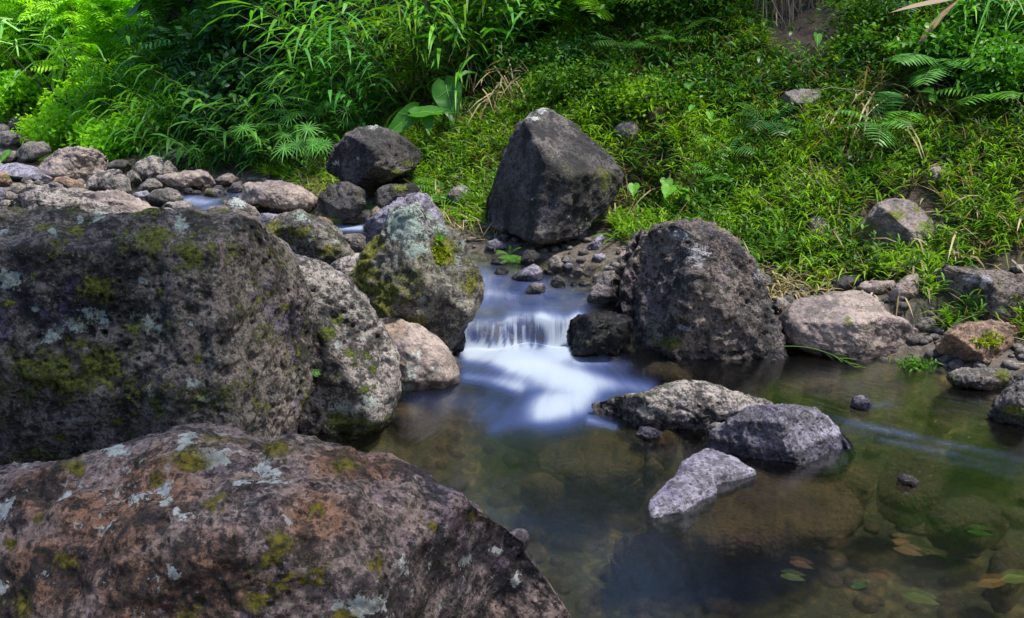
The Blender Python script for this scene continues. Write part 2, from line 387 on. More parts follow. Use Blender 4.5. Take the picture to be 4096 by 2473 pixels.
def ground_z(P, rough=True, full=False):
    dR, dL = dist_poly(P, RB), dist_poly(P, LB)
    ins = inside(P, WPOLY)
    lev = level(P)
    right = (dR < dL) & ~ins; left = ~right & ~ins
    pool = 1 - sstep(4.2, 4.6, P[:, 1])
    depth = (.10 + .30 * pool) * sstep(0, .75, np.minimum(dR, dL)) + .02
    z = np.where(ins, lev - depth, 0)
    z = np.where(right, lev - .02 + .03 * sstep(0, .06, dR) + hill(dR, P[:, 1]), z)
    z = np.where(left, lev - .02 + .09 * sstep(0, .4, dL) + .04 * np.clip(dL, 0, 4) + .5 * np.clip(dL - 6, 0, 30), z)
    if rough:
        q = np.stack([P[:, 0], P[:, 1], np.zeros(len(P))], 1)
        amp = np.where(right, .03 + .22 * sstep(.5, 2.5, dR), np.where(left, .05, .035))
        z = z + amp * fbm(q * 1.1, 3) + .35 * amp * fbm(q * 4.3, 3)
    z = z - .75 * np.exp(-(((P[:, 0] - 2.75) / .5) ** 2 + ((P[:, 1] - 8.35) / .55) ** 2) ** 2)     # the dark root hollow
    z = z - .3 * np.exp(-(((P[:, 0] - .95) / .28) ** 2 + ((P[:, 1] - 6.35) / .3) ** 2) ** 2)       # the dark gap in the weeds
    if full: return z, dR, dL, ins, right, left, lev
    return z
def axis(lo, a, b, hi, fine, grow=1.16):
    m = list(np.arange(a, b, fine)); s = fine; x = b
    while x < hi: m.append(x); s *= grow; x += s
    m.append(hi); s = fine; x = a; l = []
    while x > lo: s *= grow; x -= s; l.append(max(x, lo))
    return np.array(sorted(set(l)) + m)
def grid_faces(nx, ny):
    i, j = np.meshgrid(np.arange(nx - 1), np.arange(ny - 1), indexing='ij')
    a = (i * ny + j).ravel()
    return np.stack([a, a + ny, a + ny + 1, a + 1], 1)
gx = axis(-90, -7.5, 5.5, 90, .05); gy = axis(-40, 1.0, 13.5, 110, .05)
GX, GY = np.meshgrid(gx, gy, indexing='ij')
GP = np.stack([GX.ravel(), GY.ravel()], 1)
gz, dR, dL, ins, right, left, lev = ground_z(GP, full=True)
gv = np.column_stack([GP, gz])
gme = mesh_np('ground', gv, grid_faces(len(gx), len(gy)), ground_mat(),
              attrs={'inwater': sstep(-.01, .03, lev - gz), 'gravel': np.where(left, sstep(0, .1, dL), np.where(right, 1 - sstep(.1, .45, dR), 1.0)) * (1 - sstep(2.5, 5, dL) * left)})
link('ground', gme, kind='structure')
GZ = gz.reshape(len(gx), len(gy))
def gz_at(P):
    """ground height from the grid, bilinear"""
    P = np.atleast_2d(P)
    i = np.clip(np.searchsorted(gx, P[:, 0]) - 1, 0, len(gx) - 2); j = np.clip(np.searchsorted(gy, P[:, 1]) - 1, 0, len(gy) - 2)
    u = (P[:, 0] - gx[i]) / (gx[i + 1] - gx[i]); v = (P[:, 1] - gy[j]) / (gy[j + 1] - gy[j])
    return GZ[i, j] * (1 - u) * (1 - v) + GZ[i + 1, j] * u * (1 - v) + GZ[i, j + 1] * (1 - u) * v + GZ[i + 1, j + 1] * u * v
TS = np.arange(1.2, 60, .02)
def hit(p, water=True):
    """depth along the view at which pixel p meets ground or water"""
    r = ray(p)[0]
    Q = CAM + TS[:, None] * r
    z = gz_at(Q[:, :2])
    if water:
        ii = inside(Q[:, :2], WPOLY)
        z = np.where(ii, np.maximum(z, level(Q[:, :2])), z)
    below = np.nonzero(Q[:, 2] < z)[0]
    return TS[below[0]] if len(below) else 60.0
def at(p, t):
    return CAM + ray(p)[0] * t

# ---------------------------------------------------------------- water: one sheet, pool, cascade and stream
STROKES = [  # pixels of the 2464 wide view, half width, strength: white water, and faint strokes painting reflected blue sky
    ([(1118, 846), (1200, 850), (1290, 853), (1380, 852), (1450, 855)], 19, .55),
    ([(1130, 862), (1220, 868), (1300, 880)], 22, .45),
    ([(1240, 872), (1310, 892), (1370, 920), (1400, 942), (1385, 962), (1320, 985)], 46, .62),
    ([(1340, 905), (1430, 918), (1510, 930), (1560, 937)], 22, .42),
    ([(1390, 868), (1450, 874), (1500, 882)], 18, .2),
    ([(1118, 905), (1180, 914), (1250, 932)], 15, .40),
    ([(1320, 920), (1390, 945)], 85, .20), ([(1350, 985), (1270, 1008), (1190, 1030)], 20, .24), ([(1350, 960), (1250, 985), (1150, 1005)], 18, .14),
    ([(1120, 940), (1300, 960), (1500, 935)], 62, .13), ([(1000, 1005), (1250, 1050)], 50, .07), ([(1000, 962), (1080, 965), (1180, 975)], 24, .13),  # broad faint strokes paint the sky's blue onto the left pool
    ([(1115, 798), (1128, 825), (1145, 838)], 15, .65), ([(1150, 790), (1165, 834)], 13, .5), ([(1184, 788), (1188, 834)], 8, .6), ([(1202, 788), (1205, 834)], 5, .7), ([(1217, 786), (1222, 836)], 5, .75),
    ([(1238, 786), (1243, 838)], 6, .7), ([(1258, 788), (1266, 836)], 6, .7), ([(1280, 790), (1286, 834)], 5, .4), ([(1305, 770), (1322, 800), (1328, 838)], 15, .65), ([(1392, 766), (1368, 800), (1355, 840)], 15, .9), ([(1340, 785), (1345, 834)], 12, .4),
    ([(1115, 782), (1180, 776), (1230, 772)], 14, .36), ([(1230, 770), (1300, 766), (1370, 768)], 14, .36), ([(1160, 690), (1200, 720), (1250, 745), (1320, 760)], 40, .33), ([(1180, 705), (1240, 712)], 11, .25), ([(1130, 650), (1300, 675), (1400, 730)], 50, .10),
    ([(1130, 690), (1150, 740)], 36, .30), ([(1290, 700), (1390, 725)], 34, .20), ([(1150, 665), (1300, 690)], 22, .14),
    ([(1985, 1003), (2080, 1022), (2200, 1050)], 8, .15), ([(2040, 1022), (2160, 1040), (2330, 1078), (2480, 1118)], 7, .13), ([(2010, 1030), (2140, 1060), (2300, 1090)], 6, .11),
    ([(2120, 1060), (2280, 1092), (2480, 1140)], 6, .12), ([(2200, 1096), (2350, 1124), (2480, 1160)], 6, .10), ([(2250, 1062), (2480, 1102)], 4, .12),
    ([(2020, 1025), (2250, 1072), (2480, 1130)], 36, .05),
    ([(1560, 1440), (1800, 1420)], 90, .09), ([(1900, 1360), (2250, 1400)], 60, .06), ([(1500, 1310), (1800, 1300)], 20, .05),
    ([(2090, 980), (2140, 970)], 8, .2), ([(1990, 905), (2080, 950)], 20, .08),
    ([(440, 480), (500, 487), (525, 500), (480, 515)], 14, .6), ([(800, 548), (870, 548)], 9, .75), ([(540, 465), (590, 470)], 8, .4),
    ([(1420, 1012), (1480, 1028)], 8, .4),
]
def strokes(pf):
    r = np.zeros(len(pf))
    for pts, wd, st in STROKES:
        d = dist_poly(pf, np.array(pts, float))
        r = np.maximum(r, 0) + st * np.exp(-(d / wd) ** 2 * .9) * (1 - np.clip(r, 0, 1) * .5)
    return r
wx = axis(-12, -1.2, 1.6, 4.6, .02, 1.12); wy = np.array(sorted(set(np.round(np.concatenate([np.arange(-6, 2, .25), np.arange(2, 4.2, .03), np.arange(4.2, 4.75, .009), np.arange(4.75, 5.8, .025), np.arange(5.8, 9, .06), np.arange(9, 16, .25)]), 4))))
WX, WY = np.meshgrid(wx, wy, indexing='ij'); WP = np.stack([WX.ravel(), WY.ravel()], 1)
wz = level(WP)
q3 = np.column_stack([WP, np.zeros(len(WP))])
chan = 1 - sstep(.0, .9, np.abs(WP[:, 0] - .25))
ly = lip_y(WP[:, 0])
below = np.maximum(0, ly - WP[:, 1])
# standing mound of white water under the fall, and the dome over the sunken rock at the lip
wz = wz + .055 * chan * np.exp(-((below - .16) / .10) ** 2) * (.7 + .6 * perlin(q3 * 5)) + .02 * chan * np.exp(-((below - .5) / .25) ** 2)
wz = wz + .014 * np.exp(-((WP[:, 0] - .06) / .13) ** 2 - ((WP[:, 1] - 4.56) / .09) ** 2)
wz = wz + .012 * perlin(np.column_stack([WP[:, 0] * 5, WP[:, 1] * 2.2, np.zeros(len(WP))])) * sstep(4.5, 4.7, WP[:, 1]) * chan
wz = wz + .004 * perlin(q3 * 2.1) * (1 - sstep(4.2, 4.5, WP[:, 1]))
face = sstep(.0, .03, WP[:, 1] - (ly - .09)) * (1 - sstep(.02, .06, WP[:, 1] - ly)) * chan
wz = wz + .007 * face * perlin(np.column_stack([WP[:, 0] * 9, WP[:, 1] * 4, np.zeros(len(WP))]))
wv = np.column_stack([WP, wz])
pp, zz = project(wv); pf = pp / 1.66234
fo = np.where(zz > .3, strokes(pf), 0)
across = (WP[:, 0] - .32) / (.34 + .8 * np.maximum(0, 4.45 - WP[:, 1])); along = 4.5 - WP[:, 1] + .25 * (WP[:, 0] - .2)
uvw = np.stack([across, along], 1)
wd = np.maximum(0, level(WP) - ground_z(WP))
F = grid_faces(len(wx), len(wy))
near = inside(WP, WPOLY) | (np.minimum(dist_poly(WP, RB), dist_poly(WP, LB)) < .22)
F = F[near[F].all(1)]
used = np.unique(F); remap = np.full(len(wv), -1); remap[used] = np.arange(len(used))
wme = mesh_np('water', wv[used], remap[F], water_mat(), attrs={'foam': fo[used], 'depth': wd[used], 'strand': face[used]}, uv=uvw[used])
link('water', wme, kind='structure')
# ---------------------------------------------------------------- rocks
import bmesh
_ico = {}
def ico(n):
    if n not in _ico:
        bm = bmesh.new(); bmesh.ops.create_icosphere(bm, subdivisions=n, radius=1.0)
        V = np.array([v.co[:] for v in bm.verts]); F = np.array([[v.index for v in f.verts] for f in bm.faces]); bm.free()
        _ico[n] = (V, F)
    return _ico[n]
def normals(V, F):
    fn = np.cross(V[F[:, 1]] - V[F[:, 0]], V[F[:, 2]] - V[F[:, 0]])
    N = np.zeros_like(V)
    for k in range(3):
        for a in range(3): N[:, a] += np.bincount(F[:, k], fn[:, a], len(V))
    return N / (np.linalg.norm(N, axis=1)[:, None] + 1e-12)
def polar(pts, c, n=360):
    """radius of the outline about c for n directions (y down in pixels)"""
    th = np.linspace(-np.pi, np.pi, n, endpoint=False)
    d = np.stack([np.cos(th), np.sin(th)], 1)
    R = np.zeros(n)
    A = pts - c; B = np.roll(A, -1, 0)
    for a, b in zip(A, B):
        e = b - a
        den = d[:, 0] * e[1] - d[:, 1] * e[0]
        with np.errstate(divide='ignore', invalid='ignore'):
            t = (a[0] * e[1] - a[1] * e[0]) / den
            u = (a[0] * d[:, 1] - a[1] * d[:, 0]) / den
        ok = (t > 0) & (u >= -1e-6) & (u <= 1 + 1e-6) & np.isfinite(t)
        R = np.where(ok, np.maximum(R, np.where(ok, t, 0)), R)
    R[R <= 0] = np.mean(R[R > 0])
    k = np.array([1, 2, 3, 2, 1.]); k /= k.sum()
    R = sum(np.roll(R, i - 2) * k[i] for i in range(5))
    return th, R
ROCKS = {}
def rock(name, label, cat, crop, pts, mat, base=None, T=.42, Y=None, p=2.4, fac=5, cut=.78, seed=0, down=1.22, rough=1.0, pits=0.0,
         facets=(), group=None, lich=(), moss=(), rust=(), mcrop=None, wet=None, zplane=None, cen=None, res=0, lay=None, strat=None):
    O = px(crop, pts)
    c = px(crop, cen)[0] if cen is not None else np.array([(O[:, 0].min() + O[:, 0].max()) / 2, O[:, 1].min() * .5 + O[:, 1].max() * .5])
    b = px(crop, base)[0] if base is not None else O[np.argmax(O[:, 1])]
    width = O[:, 0].max() - O[:, 0].min(); height = O[:, 1].max() - O[:, 1].min()
    O = O.copy(); lo = O[:, 1] > c[1]
    O[lo, 1] = c[1] + (O[lo, 1] - c[1]) * down
    if zplane is not None:
        r = ray(b)[0]; db = (zplane - CAM[2]) / r[2]
    else: db = hit(b)
    Rm = .25 * (width + height)
    Tm = T * min(width, 1.6 * height + .2 * width) / FPX * (db if Y is None else Y)
    D = Y if Y is not None else db + .72 * Tm
    n = 7 if width > 560 else 6 if width > 190 else 5 if width > 70 else 4
    n += res
    V0, F = ico(n)
    th, R = polar(O, c)
    rs = np.random.default_rng(seed * 131 + 5)
    s = np.sqrt(V0[:, 0] ** 2 + V0[:, 2] ** 2); ang = np.arctan2(-V0[:, 2], V0[:, 0])
    rr = np.interp(ang, np.append(th, np.pi), np.append(R, R[0])) / Rm
    w = np.sign(-V0[:, 1]) * np.clip(1 - np.clip(s, 0, 1) ** p, 0, 1) ** (1 / p)
    q = np.stack([s * rr * np.cos(ang), -s * rr * np.sin(ang), w], 1)          # right, up, towards the camera
    pl = [(np.array(f[:3], float), f[3]) for f in facets]
    for k in range(fac):
        a = rs.uniform(0, 2 * np.pi); z = rs.uniform(.25, .95) * (1 if k % 3 else -1)
        v = np.array([np.cos(a) * math.sqrt(1 - z * z), np.sin(a) * math.sqrt(1 - z * z), z])
        pl.append((v, rs.uniform(cut, cut + .2)))
    for v, d in pl:
        v = v / np.linalg.norm(v)
        e = q @ v - d
        e = np.where(e > 0, e - .012 * (1 - np.exp(-e / .012)), 0)
        if v[2] > .35: q = q - np.clip(e / v[2], 0, np.maximum(.02, q[:, 2] + .2))[:, None] * np.array([0, 0, 1.])
        else: q = q - e[:, None] * v * np.array([.28, .28, 1.0])
    P2 = c[None] + np.stack([q[:, 0], -q[:, 1]], 1) * Rm
    if lay is None: V = CAM + ray(P2) * (D - q[:, 2] * Tm)[:, None]
    else:                                   # a low stone: the outline lies level, the thickness stands up from it
        z0 = 0.0 if zplane is None else zplane
        r = ray(P2); V = CAM + r * ((z0 - .012 - CAM[2]) / r[:, 2])[:, None]
        V[:, 2] += q[:, 2] * np.where(q[:, 2] > 0, lay, .12)
        D = ((z0 - CAM[2]) / ray(c)[0, 2])
    size = Rm * 2 / FPX * D
    off = rs.uniform(-50, 50, 3)
    N = normals(V, F)
    Q = V / size + off
    d = .06 * fbm(Q * 2.2, 4) + .03 * ridged(Q * 3.5, 3) + .04 * fbm(Q * 7, 4, .6)
    cr = np.abs(perlin(Q * 1.7 + 5)); d = d - .022 * np.exp(-(cr / .018) ** 2) * sstep(-.1, .25, perlin(Q * 1.1 + 31))
    if strat is not None:                   # flow banding or run-off grooves: ridges drawn out along one direction (right, up)
        g = np.array([strat[0], 0, strat[1]]); g = g / np.linalg.norm(g)
        a = Q @ g; B_ = Q - a[:, None] * g
        d = d + strat[2] * (ridged(B_ * 6.5 + g * (a * 1.1)[:, None] + .25 * fbm(Q * 4, 2)[:, None], 3) - .5) + strat[2] * .4 * fbm(B_ * 20 + g * (a * 3.5)[:, None], 3)
    d = d * size * rough
    if n >= 6:
        d = d + .013 * fbm(V * 17 + off, 5, .66) * rough
    if pits > 0:
        mask = .25 + .75 * sstep(-.2, .15, perlin(V * 3.1 + off))
        for fr, dp in ((42.0, .012), (26.0, .018), (15.0, .022)):
            f1, rid = cells(V * fr + off)
            rad = .10 + .30 * rid
            d = d - pits * dp * np.sqrt(np.clip(1 - (f1 / rad) ** 2, 0, 1)) * (rid > .3) * mask
    V = V + N * d[:, None]
    mk = np.zeros((len(V), 4))
    front = V0[:, 1] < .25
    for ch, sp in enumerate((lich, moss, rust)):
        for t in sp:
            m = px(mcrop if mcrop is not None else crop, t[:2])[0]
            rad = t[2] * CROP[mcrop if mcrop is not None else crop][2]
            ry = rad * (t[3] if len(t) > 3 else .75)
            g = np.exp(-(((P2[:, 0] - m[0]) / rad) ** 2 + ((P2[:, 1] - m[1]) / ry) ** 2) * 1.1)
            mk[:, ch] = np.maximum(mk[:, ch], g * front)
    lv = level(V[:, :2])
    isin = inside(V[:, :2], WPOLY) | (np.minimum(dist_poly(V[:, :2], LB), dist_poly(V[:, :2], RB)) < .12)
    mk[:, 3] = (1 - sstep(.01, .085, V[:, 2] - lv)) * isin if wet is None else wet
    o = thing_np(name, V, F, MR[mat], label, cat, group, color=mk)
    ROCKS[label] = (V, D, Tm)
    return o
# ---------------------------------------------------------------- the boulders one can name
rock('boulder', 'huge rust brown boulder with white and yellow lichen patches, lowest left and closest of all', 'boulder', 'f',
     [(-190, 1160), (-80, 1132), (0, 1130), (60, 1128), (150, 1106), (230, 1098), (300, 1092), (400, 1078), (428, 1064), (500, 1066), (560, 1075), (610, 1093), (660, 1106), (700, 1089), (770, 1092), (850, 1110), (950, 1140), (1050, 1165), (1150, 1190), (1210, 1225), (1260, 1270), (1310, 1330), (1350, 1400), (1400, 1488), (1445, 1580), (1400, 1720), (1150, 1800), (500, 1850), (-100, 1800), (-260, 1500)],
     'rust', Y=1.75, T=.36, p=2.1, fac=4, seed=1, down=1.0, rough=.6, pits=.5, cen=(520, 1500), wet=0.0, res=1, facets=[(.4, .6, .7, .92), (-.2, .75, .62, .78), (0, -.1, 1, .86)], mcrop=7,
     lich=[(940, 315, 60, .4), (1150, 360, 80, .5), (1180, 420, 60, .4), (310, 460, 40), (620, 470, 50), (740, 440, 40), (750, 505, 40), (20, 480, 55), (20, 800, 50), (490, 590, 38), (820, 570, 40), (1550, 860, 65), (1995, 690, 32), (790, 720, 32), (820, 250, 40), (1040, 455, 50), (480, 262, 60, .3), (120, 310, 50, .3), (1700, 720, 40), (2120, 640, 25), (2210, 760, 40), (1460, 860, 40)],
     moss=[(345, 325, 45), (850, 325, 95, .4), (930, 240, 75, .4), (1190, 300, 75, .4), (1460, 360, 65, .4), (185, 530, 40), (960, 520, 60, .9), (1300, 740, 150, .4), (1120, 810, 70), (830, 890, 60), (150, 890, 90), (350, 700, 60), (1470, 900, 70), (1580, 740, 45), (2030, 510, 60, .5), (1830, 540, 50), (60, 620, 50), (1200, 650, 70), (1350, 530, 60), (700, 400, 50)],
     rust=[(500, 560, 300), (960, 750, 220), (250, 750, 300), (700, 420, 260), (700, 850, 300), (1350, 560, 180), (1500, 340, 260, .3), (200, 430, 200)], strat=(1, -.35, .022))
rock('boulder', 'biggest flat topped boulder with streaked mossy face, standing behind the rust brown one', 'boulder', 'f',
     [(-120, 545), (0, 527), (100, 517), (250, 526), (400, 531), (520, 521), (590, 520), (640, 552), (690, 612), (710, 680), (730, 750), (736, 830), (726, 920), (706, 1020), (698, 1085), (640, 1150), (300, 1200), (-100, 1200), (-220, 900)],
     'block', base=(640, 1100), Y=3.18, T=.36, p=5, fac=0, seed=2, down=1.1, rough=.6, pits=1.0, res=1, facets=[(-.2, -.6, .77, .78), (.88, .1, .47, 1.0), (0, -.02, 1, .84), (0, .9, .44, .93)], mcrop=4,
     lich=[(540, 270, 50), (800, 800, 40, 1.6), (860, 830, 32), (15, 345, 35), (300, 360, 26), (190, 730, 22), (400, 820, 50, .8), (1045, 805, 22), (440, 260, 24), (985, 280, 45), (60, 560, 70), (520, 760, 90, .6), (270, 870, 70), (780, 570, 30), (1060, 1120, 30), (1110, 1210, 26)],
     moss=[(240, 310, 55), (420, 335, 42), (840, 370, 90), (1040, 420, 60, 1.2), (1235, 440, 45, 1.6), (200, 545, 42), (520, 600, 65), (60, 690, 32), (735, 830, 36), (440, 910, 45), (300, 1050, 170), (520, 1040, 150), (1080, 990, 35), (1350, 1240, 40, 1.3), (1410, 1260, 36, 1.4), (330, 1400, 70), (650, 1320, 26), (1500, 720, 32), (800, 240, 90, .25), (1150, 380, 50), (880, 640, 30), (690, 1120, 40)], strat=(.12, 1, .03))
rock('boulder', 'tall pitted grey boulder with green moss dots, wedged right beside the biggest flat topped one', 'boulder', 'f',
     [(660, 640), (690, 608), (760, 629), (830, 670), (880, 720), (920, 790), (950, 850), (959, 920), (941, 985), (905, 1030), (850, 1058), (770, 1064), (700, 1050), (640, 900)],
     'pitted', Y=3.68, T=.42, p=2.6, fac=1, seed=3, rough=.6, facets=[(.5, .25, .83, .72), (-.3, -.3, .9, .8)], pits=1.0, mcrop=5,
     moss=[(80, 720, 55), (70, 1040, 65), (140, 920, 45), (250, 930, 45), (230, 1120, 45), (280, 1000, 50), (200, 1370, 190, .5), (350, 1310, 80), (60, 1330, 90), (20, 800, 60), (290, 1110, 30), (170, 980, 30)], lich=[(30, 470, 18), (70, 860, 32), (220, 835, 25), (100, 1250, 90), (250, 1200, 60)])
rock('boulder', 'tall pointed mossy boulder crowned by a tiny plant, left of the waterfall', 'boulder', 10,
     [(1080, 1280), (1180, 1190), (1250, 1080), (1330, 940), (1450, 790), (1520, 640), (1570, 560), (1650, 507), (1760, 503), (1860, 515), (1960, 590), (2060, 660), (2150, 720), (2230, 790), (2300, 880), (2370, 990), (2410, 1100), (2490, 1250), (2510, 1400), (2470, 1540), (2400, 1640), (2300, 1760), (2150, 1970), (2020, 1890), (1750, 1780), (1450, 1700), (1250, 1560)],
     'mossy', Y=4.35, T=.45, p=2.2, fac=3, seed=4, down=1.12, rough=.8, pits=.3, mcrop=5, facets=[(-.6, .15, .78, .55), (.6, .3, .74, .6), (.1, -.5, .86, .7)],
     moss=[(260, 420, 110), (300, 300, 60, 1.4), (380, 560, 90), (720, 300, 60, 1.3), (850, 520, 60), (850, 570, 40), (230, 500, 80), (680, 240, 50), (560, 690, 60), (330, 650, 90)], lich=[(480, 160, 150), (420, 470, 24), (480, 490, 24), (580, 580, 24), (610, 650, 24), (700, 150, 60), (830, 260, 45), (560, 300, 60), (740, 350, 70), (640, 90, 50), (720, 520, 24)], strat=(.5, 1, .035))
rock('boulder', 'violet grey boulder leaning behind the tall pointed mossy one', 'boulder', 10,
     [(1265, 700), (1290, 640), (1400, 560), (1550, 465), (1700, 420), (1780, 365), (1860, 350), (1930, 380), (2000, 470), (2080, 590), (2125, 700), (2050, 900), (1600, 950), (1280, 850)],
     'lilac', Y=5.05, T=.35, seed=5, fac=4, down=1.25, lich=[(1990, 420, 60), (1830, 460, 50)])
rock('boulder', 'smooth tan grey boulder with round white lichen spots, below the pointed mossy one', 'boulder', 5,
     [(300, 720), (370, 697), (440, 710), (500, 742), (570, 760), (640, 800), (700, 850), (750, 910), (790, 990), (798, 1075), (750, 1112), (650, 1132), (560, 1160), (460, 1182), (420, 1150), (360, 1000)],
     'smooth', base=(640, 1135), T=.42, seed=6, fac=3, rough=.6, rust=[(420, 760, 80, .9)], lich=[(500, 1010, 24, 1.6), (520, 1050, 24), (560, 920, 14, 1.8), (490, 1140, 55, .9), (545, 1000, 16), (520, 915, 14), (500, 950, 18), (640, 1000, 16)], moss=[(500, 1150, 40)])
rock('boulder', 'tall dark pyramid boulder with bare lit slanting face, alone on the bank', 'boulder', 'f',
     [(1172, 545), (1176, 480), (1200, 420), (1215, 370), (1250, 300), (1290, 265), (1312, 260), (1360, 290), (1400, 325), (1440, 358), (1478, 390), (1496, 420), (1484, 460), (1440, 512), (1400, 560), (1330, 584), (1285, 582), (1230, 558)],
     'dark', Y=6.0, T=.72, p=2.8, fac=0, seed=7, down=1.0, rough=.55, facets=[(.37, .57, .72, .53), (-.1, -.1, 1, .6), (-.72, 0, .69, .52), (.55, -.3, .78, .62)], mcrop=2,
     lich=[(1555, 785, 40), (1600, 725, 40, .5), (1690, 1360, 18), (1775, 1440, 20), (1500, 770, 30), (1560, 1320, 16)], moss=[(2000, 1180, 60, 1.4), (1290, 1250, 40), (1880, 870, 50, .6)], strat=(-.3, 1, .03))
rock('boulder', 'dark squat boulder with cracked folded face, perched under the ginger thicket', 'boulder', 2,
     [(185, 1110), (212, 1060), (218, 1000), (270, 950), (310, 890), (380, 865), (470, 842), (560, 855), (640, 890), (690, 940), (760, 985), (802, 1020), (795, 1060), (740, 1110), (650, 1150), (560, 1190), (450, 1222), (370, 1215), (300, 1195), (240, 1150)],
     'dark', Y=7.0, T=.75, p=2.4, fac=2, seed=8, down=1.0, rough=.8, facets=[(.1, .8, .6, .52), (-.5, -.15, .85, .5), (.5, .1, .86, .5), (.1, -.7, .7, .6)], lich=[(240, 1080, 30), (490, 850, 26), (380, 1050, 16)], moss=[(700, 1090, 50), (640, 1140, 40)], strat=(.6, -1, .04))
rock('boulder', 'big rough brown boulder with deep cracks, right beside the waterfall', 'boulder', 'f',
     [(1490, 690), (1510, 630), (1542, 580), (1590, 546), (1640, 541), (1700, 560), (1760, 590), (1800, 632), (1830, 690), (1860, 760), (1878, 830), (1862, 862), (1790, 884), (1700, 882), (1600, 872), (1545, 862), (1512, 830), (1497, 760)],
     'brown', base=(1700, 882), T=.55, p=2.6, fac=1, seed=9, rough=.95, pits=.9, mcrop=6, facets=[(.55, .3, .78, .6), (-.78, .1, .62, .52), (.05, -.3, .95, .66)],
     moss=[(205, 810, 28), (400, 830, 80), (300, 920, 60), (190, 870, 60)], lich=[(830, 300, 22), (560, 395, 18), (470, 735, 22), (510, 745, 24), (360, 790, 20), (480, 200, 40), (570, 310, 60), (890, 440, 20, 1.6), (440, 210, 30)], strat=(.45, -1, .05))
rock('boulder', 'wet black mossy boulder splitting the right edge of the waterfall', 'boulder', 5,
     [(1450, 835), (1470, 740), (1530, 697), (1620, 687), (1750, 687), (1820, 720), (1830, 880), (1700, 892), (1580, 905), (1480, 890)],
     'wet', Y=4.5, T=.5, p=3, seed=10, fac=4, rough=1.3, wet=.9, moss=[(1700, 800, 90), (1560, 850, 60)])
rock('boulder', 'low smooth tan boulder with small holes, sloping into the pool below the bright grass', 'boulder', 6,
     [(1048, 790), (1060, 710), (1080, 650), (1120, 602), (1220, 572), (1340, 552), (1430, 537), (1520, 545), (1600, 590), (1660, 650), (1780, 720), (1880, 780), (1962, 840), (1962, 870), (1900, 930), (1780, 962), (1700, 985), (1652, 1000), (1560, 966), (1440, 930), (1300, 890), (1200, 865), (1070, 838)],
     'smooth', base=(1500, 950), T=.42, p=2.2, seed=11, fac=3, rough=.55, pits=.25, down=1.15, facets=[(.55, -.2, .8, .62), (-.05, .85, .52, .5), (-.15, -.15, .98, .7)], moss=[(1440, 710, 20)], strat=(1, -.3, .02))
rock('boulder', 'long brown boulder with pale streak and deep shadowed side, at the grass edge far right', 'boulder', 12,
     [(1520, 300), (1540, 170), (1600, 130), (1750, 150), (1880, 185), (2080, 190), (2250, 205), (2464, 230), (2700, 300), (2750, 650), (2464, 720), (2200, 700), (1900, 710), (1760, 690), (1640, 560), (1560, 430)],
     'brown', base=(1850, 730), T=.4, p=3, seed=12, fac=2, rough=.7, down=1.1, lich=[(2110, 300, 50, 1.4), (2230, 540, 60), (2000, 260, 60)], moss=[(2380, 450, 80), (1900, 470, 40)], facets=[(-.6, -.1, .8, .66)])
rock('boulder', 'orange tan boulder with yellow moss clump, balanced on a low stone at the pool edge', 'boulder', 12,
     [(1645, 955), (1690, 870), (1780, 750), (1880, 690), (2020, 660), (2130, 648), (2250, 662), (2400, 690), (2460, 760), (2455, 860), (2400, 970), (2320, 1020), (2230, 1060), (2150, 1070), (1980, 1040), (1800, 1020), (1700, 1000)],
     'orange', base=(2100, 1130), T=.5, p=2.5, seed=13, fac=3, down=1.0, facets=[(-.5, -.45, .74, .62), (.1, .5, .86, .52), (.6, -.1, .8, .66)], moss=[(2110, 800, 70, .7), (2140, 850, 50)])
rock('stone', 'low wet grey stone lying under the orange tan boulder', 'stone', 12,
     [(1750, 1160), (1790, 1110), (1900, 1085), (2050, 1078), (2200, 1085), (2320, 1100), (2370, 1150), (2380, 1200), (2320, 1250), (2200, 1265), (2050, 1255), (1880, 1215), (1780, 1195)],
     'cobble', T=.5, seed=14, fac=2, moss=[(1850, 1160, 40), (2270, 1130, 90)])
rock('boulder', 'grey boulder half out of the frame at the right pool edge', 'boulder', 6,
     [(2265, 1235), (2300, 1160), (2380, 1100), (2464, 1042), (2540, 1000), (2650, 1050), (2680, 1250), (2600, 1330), (2464, 1335), (2350, 1280)],
     'cobble', base=(2400, 1310), T=.5, seed=15, fac=3, moss=[(2400, 1220, 80)])
rock('boulder', 'long low speckled boulder in the pool just below the white water', 'boulder', 6,
     [(-60, 1185), (60, 1163), (180, 1140), (300, 1110), (380, 1076), (480, 1065), (600, 1075), (720, 1095), (830, 1120), (920, 1150), (1022, 1190), (960, 1240), (850, 1270), (750, 1312), (650, 1340), (550, 1332), (400, 1322), (200, 1310), (80, 1290), (0, 1250)],
     'pitted', base=(500, 1330), T=.34, p=2.2, seed=16, fac=3, rough=.6, pits=.8, down=1.3)
rock('boulder', 'lilac grey angular boulder in mid pool, overlapping the long low speckled one', 'boulder', 'f',
     [(1703, 1065), (1718, 1035), (1760, 1010), (1812, 985), (1860, 976), (1930, 979), (1970, 1000), (2010, 1030), (2040, 1060), (2062, 1085), (2047, 1105), (1990, 1121), (1930, 1123), (1850, 1106), (1760, 1092), (1712, 1082)],
     'lilac', base=(1930, 1122), T=.42, p=2.3, seed=17, fac=2, rough=.7, pits=.4, down=1.3, facets=[(.62, .3, .72, .52), (-.35, -.15, .92, .58), (-.15, .85, .5, .55)], strat=(.8, -1, .04))
rock('stone', 'small knob of stone touching the left tip of the lilac mid pool boulder', 'stone', 'f',
     [(1698, 1038), (1706, 1024), (1722, 1017), (1742, 1021), (1748, 1032), (1730, 1046), (1708, 1052)], 'cobble', base=(1715, 1062), T=.5, seed=18)
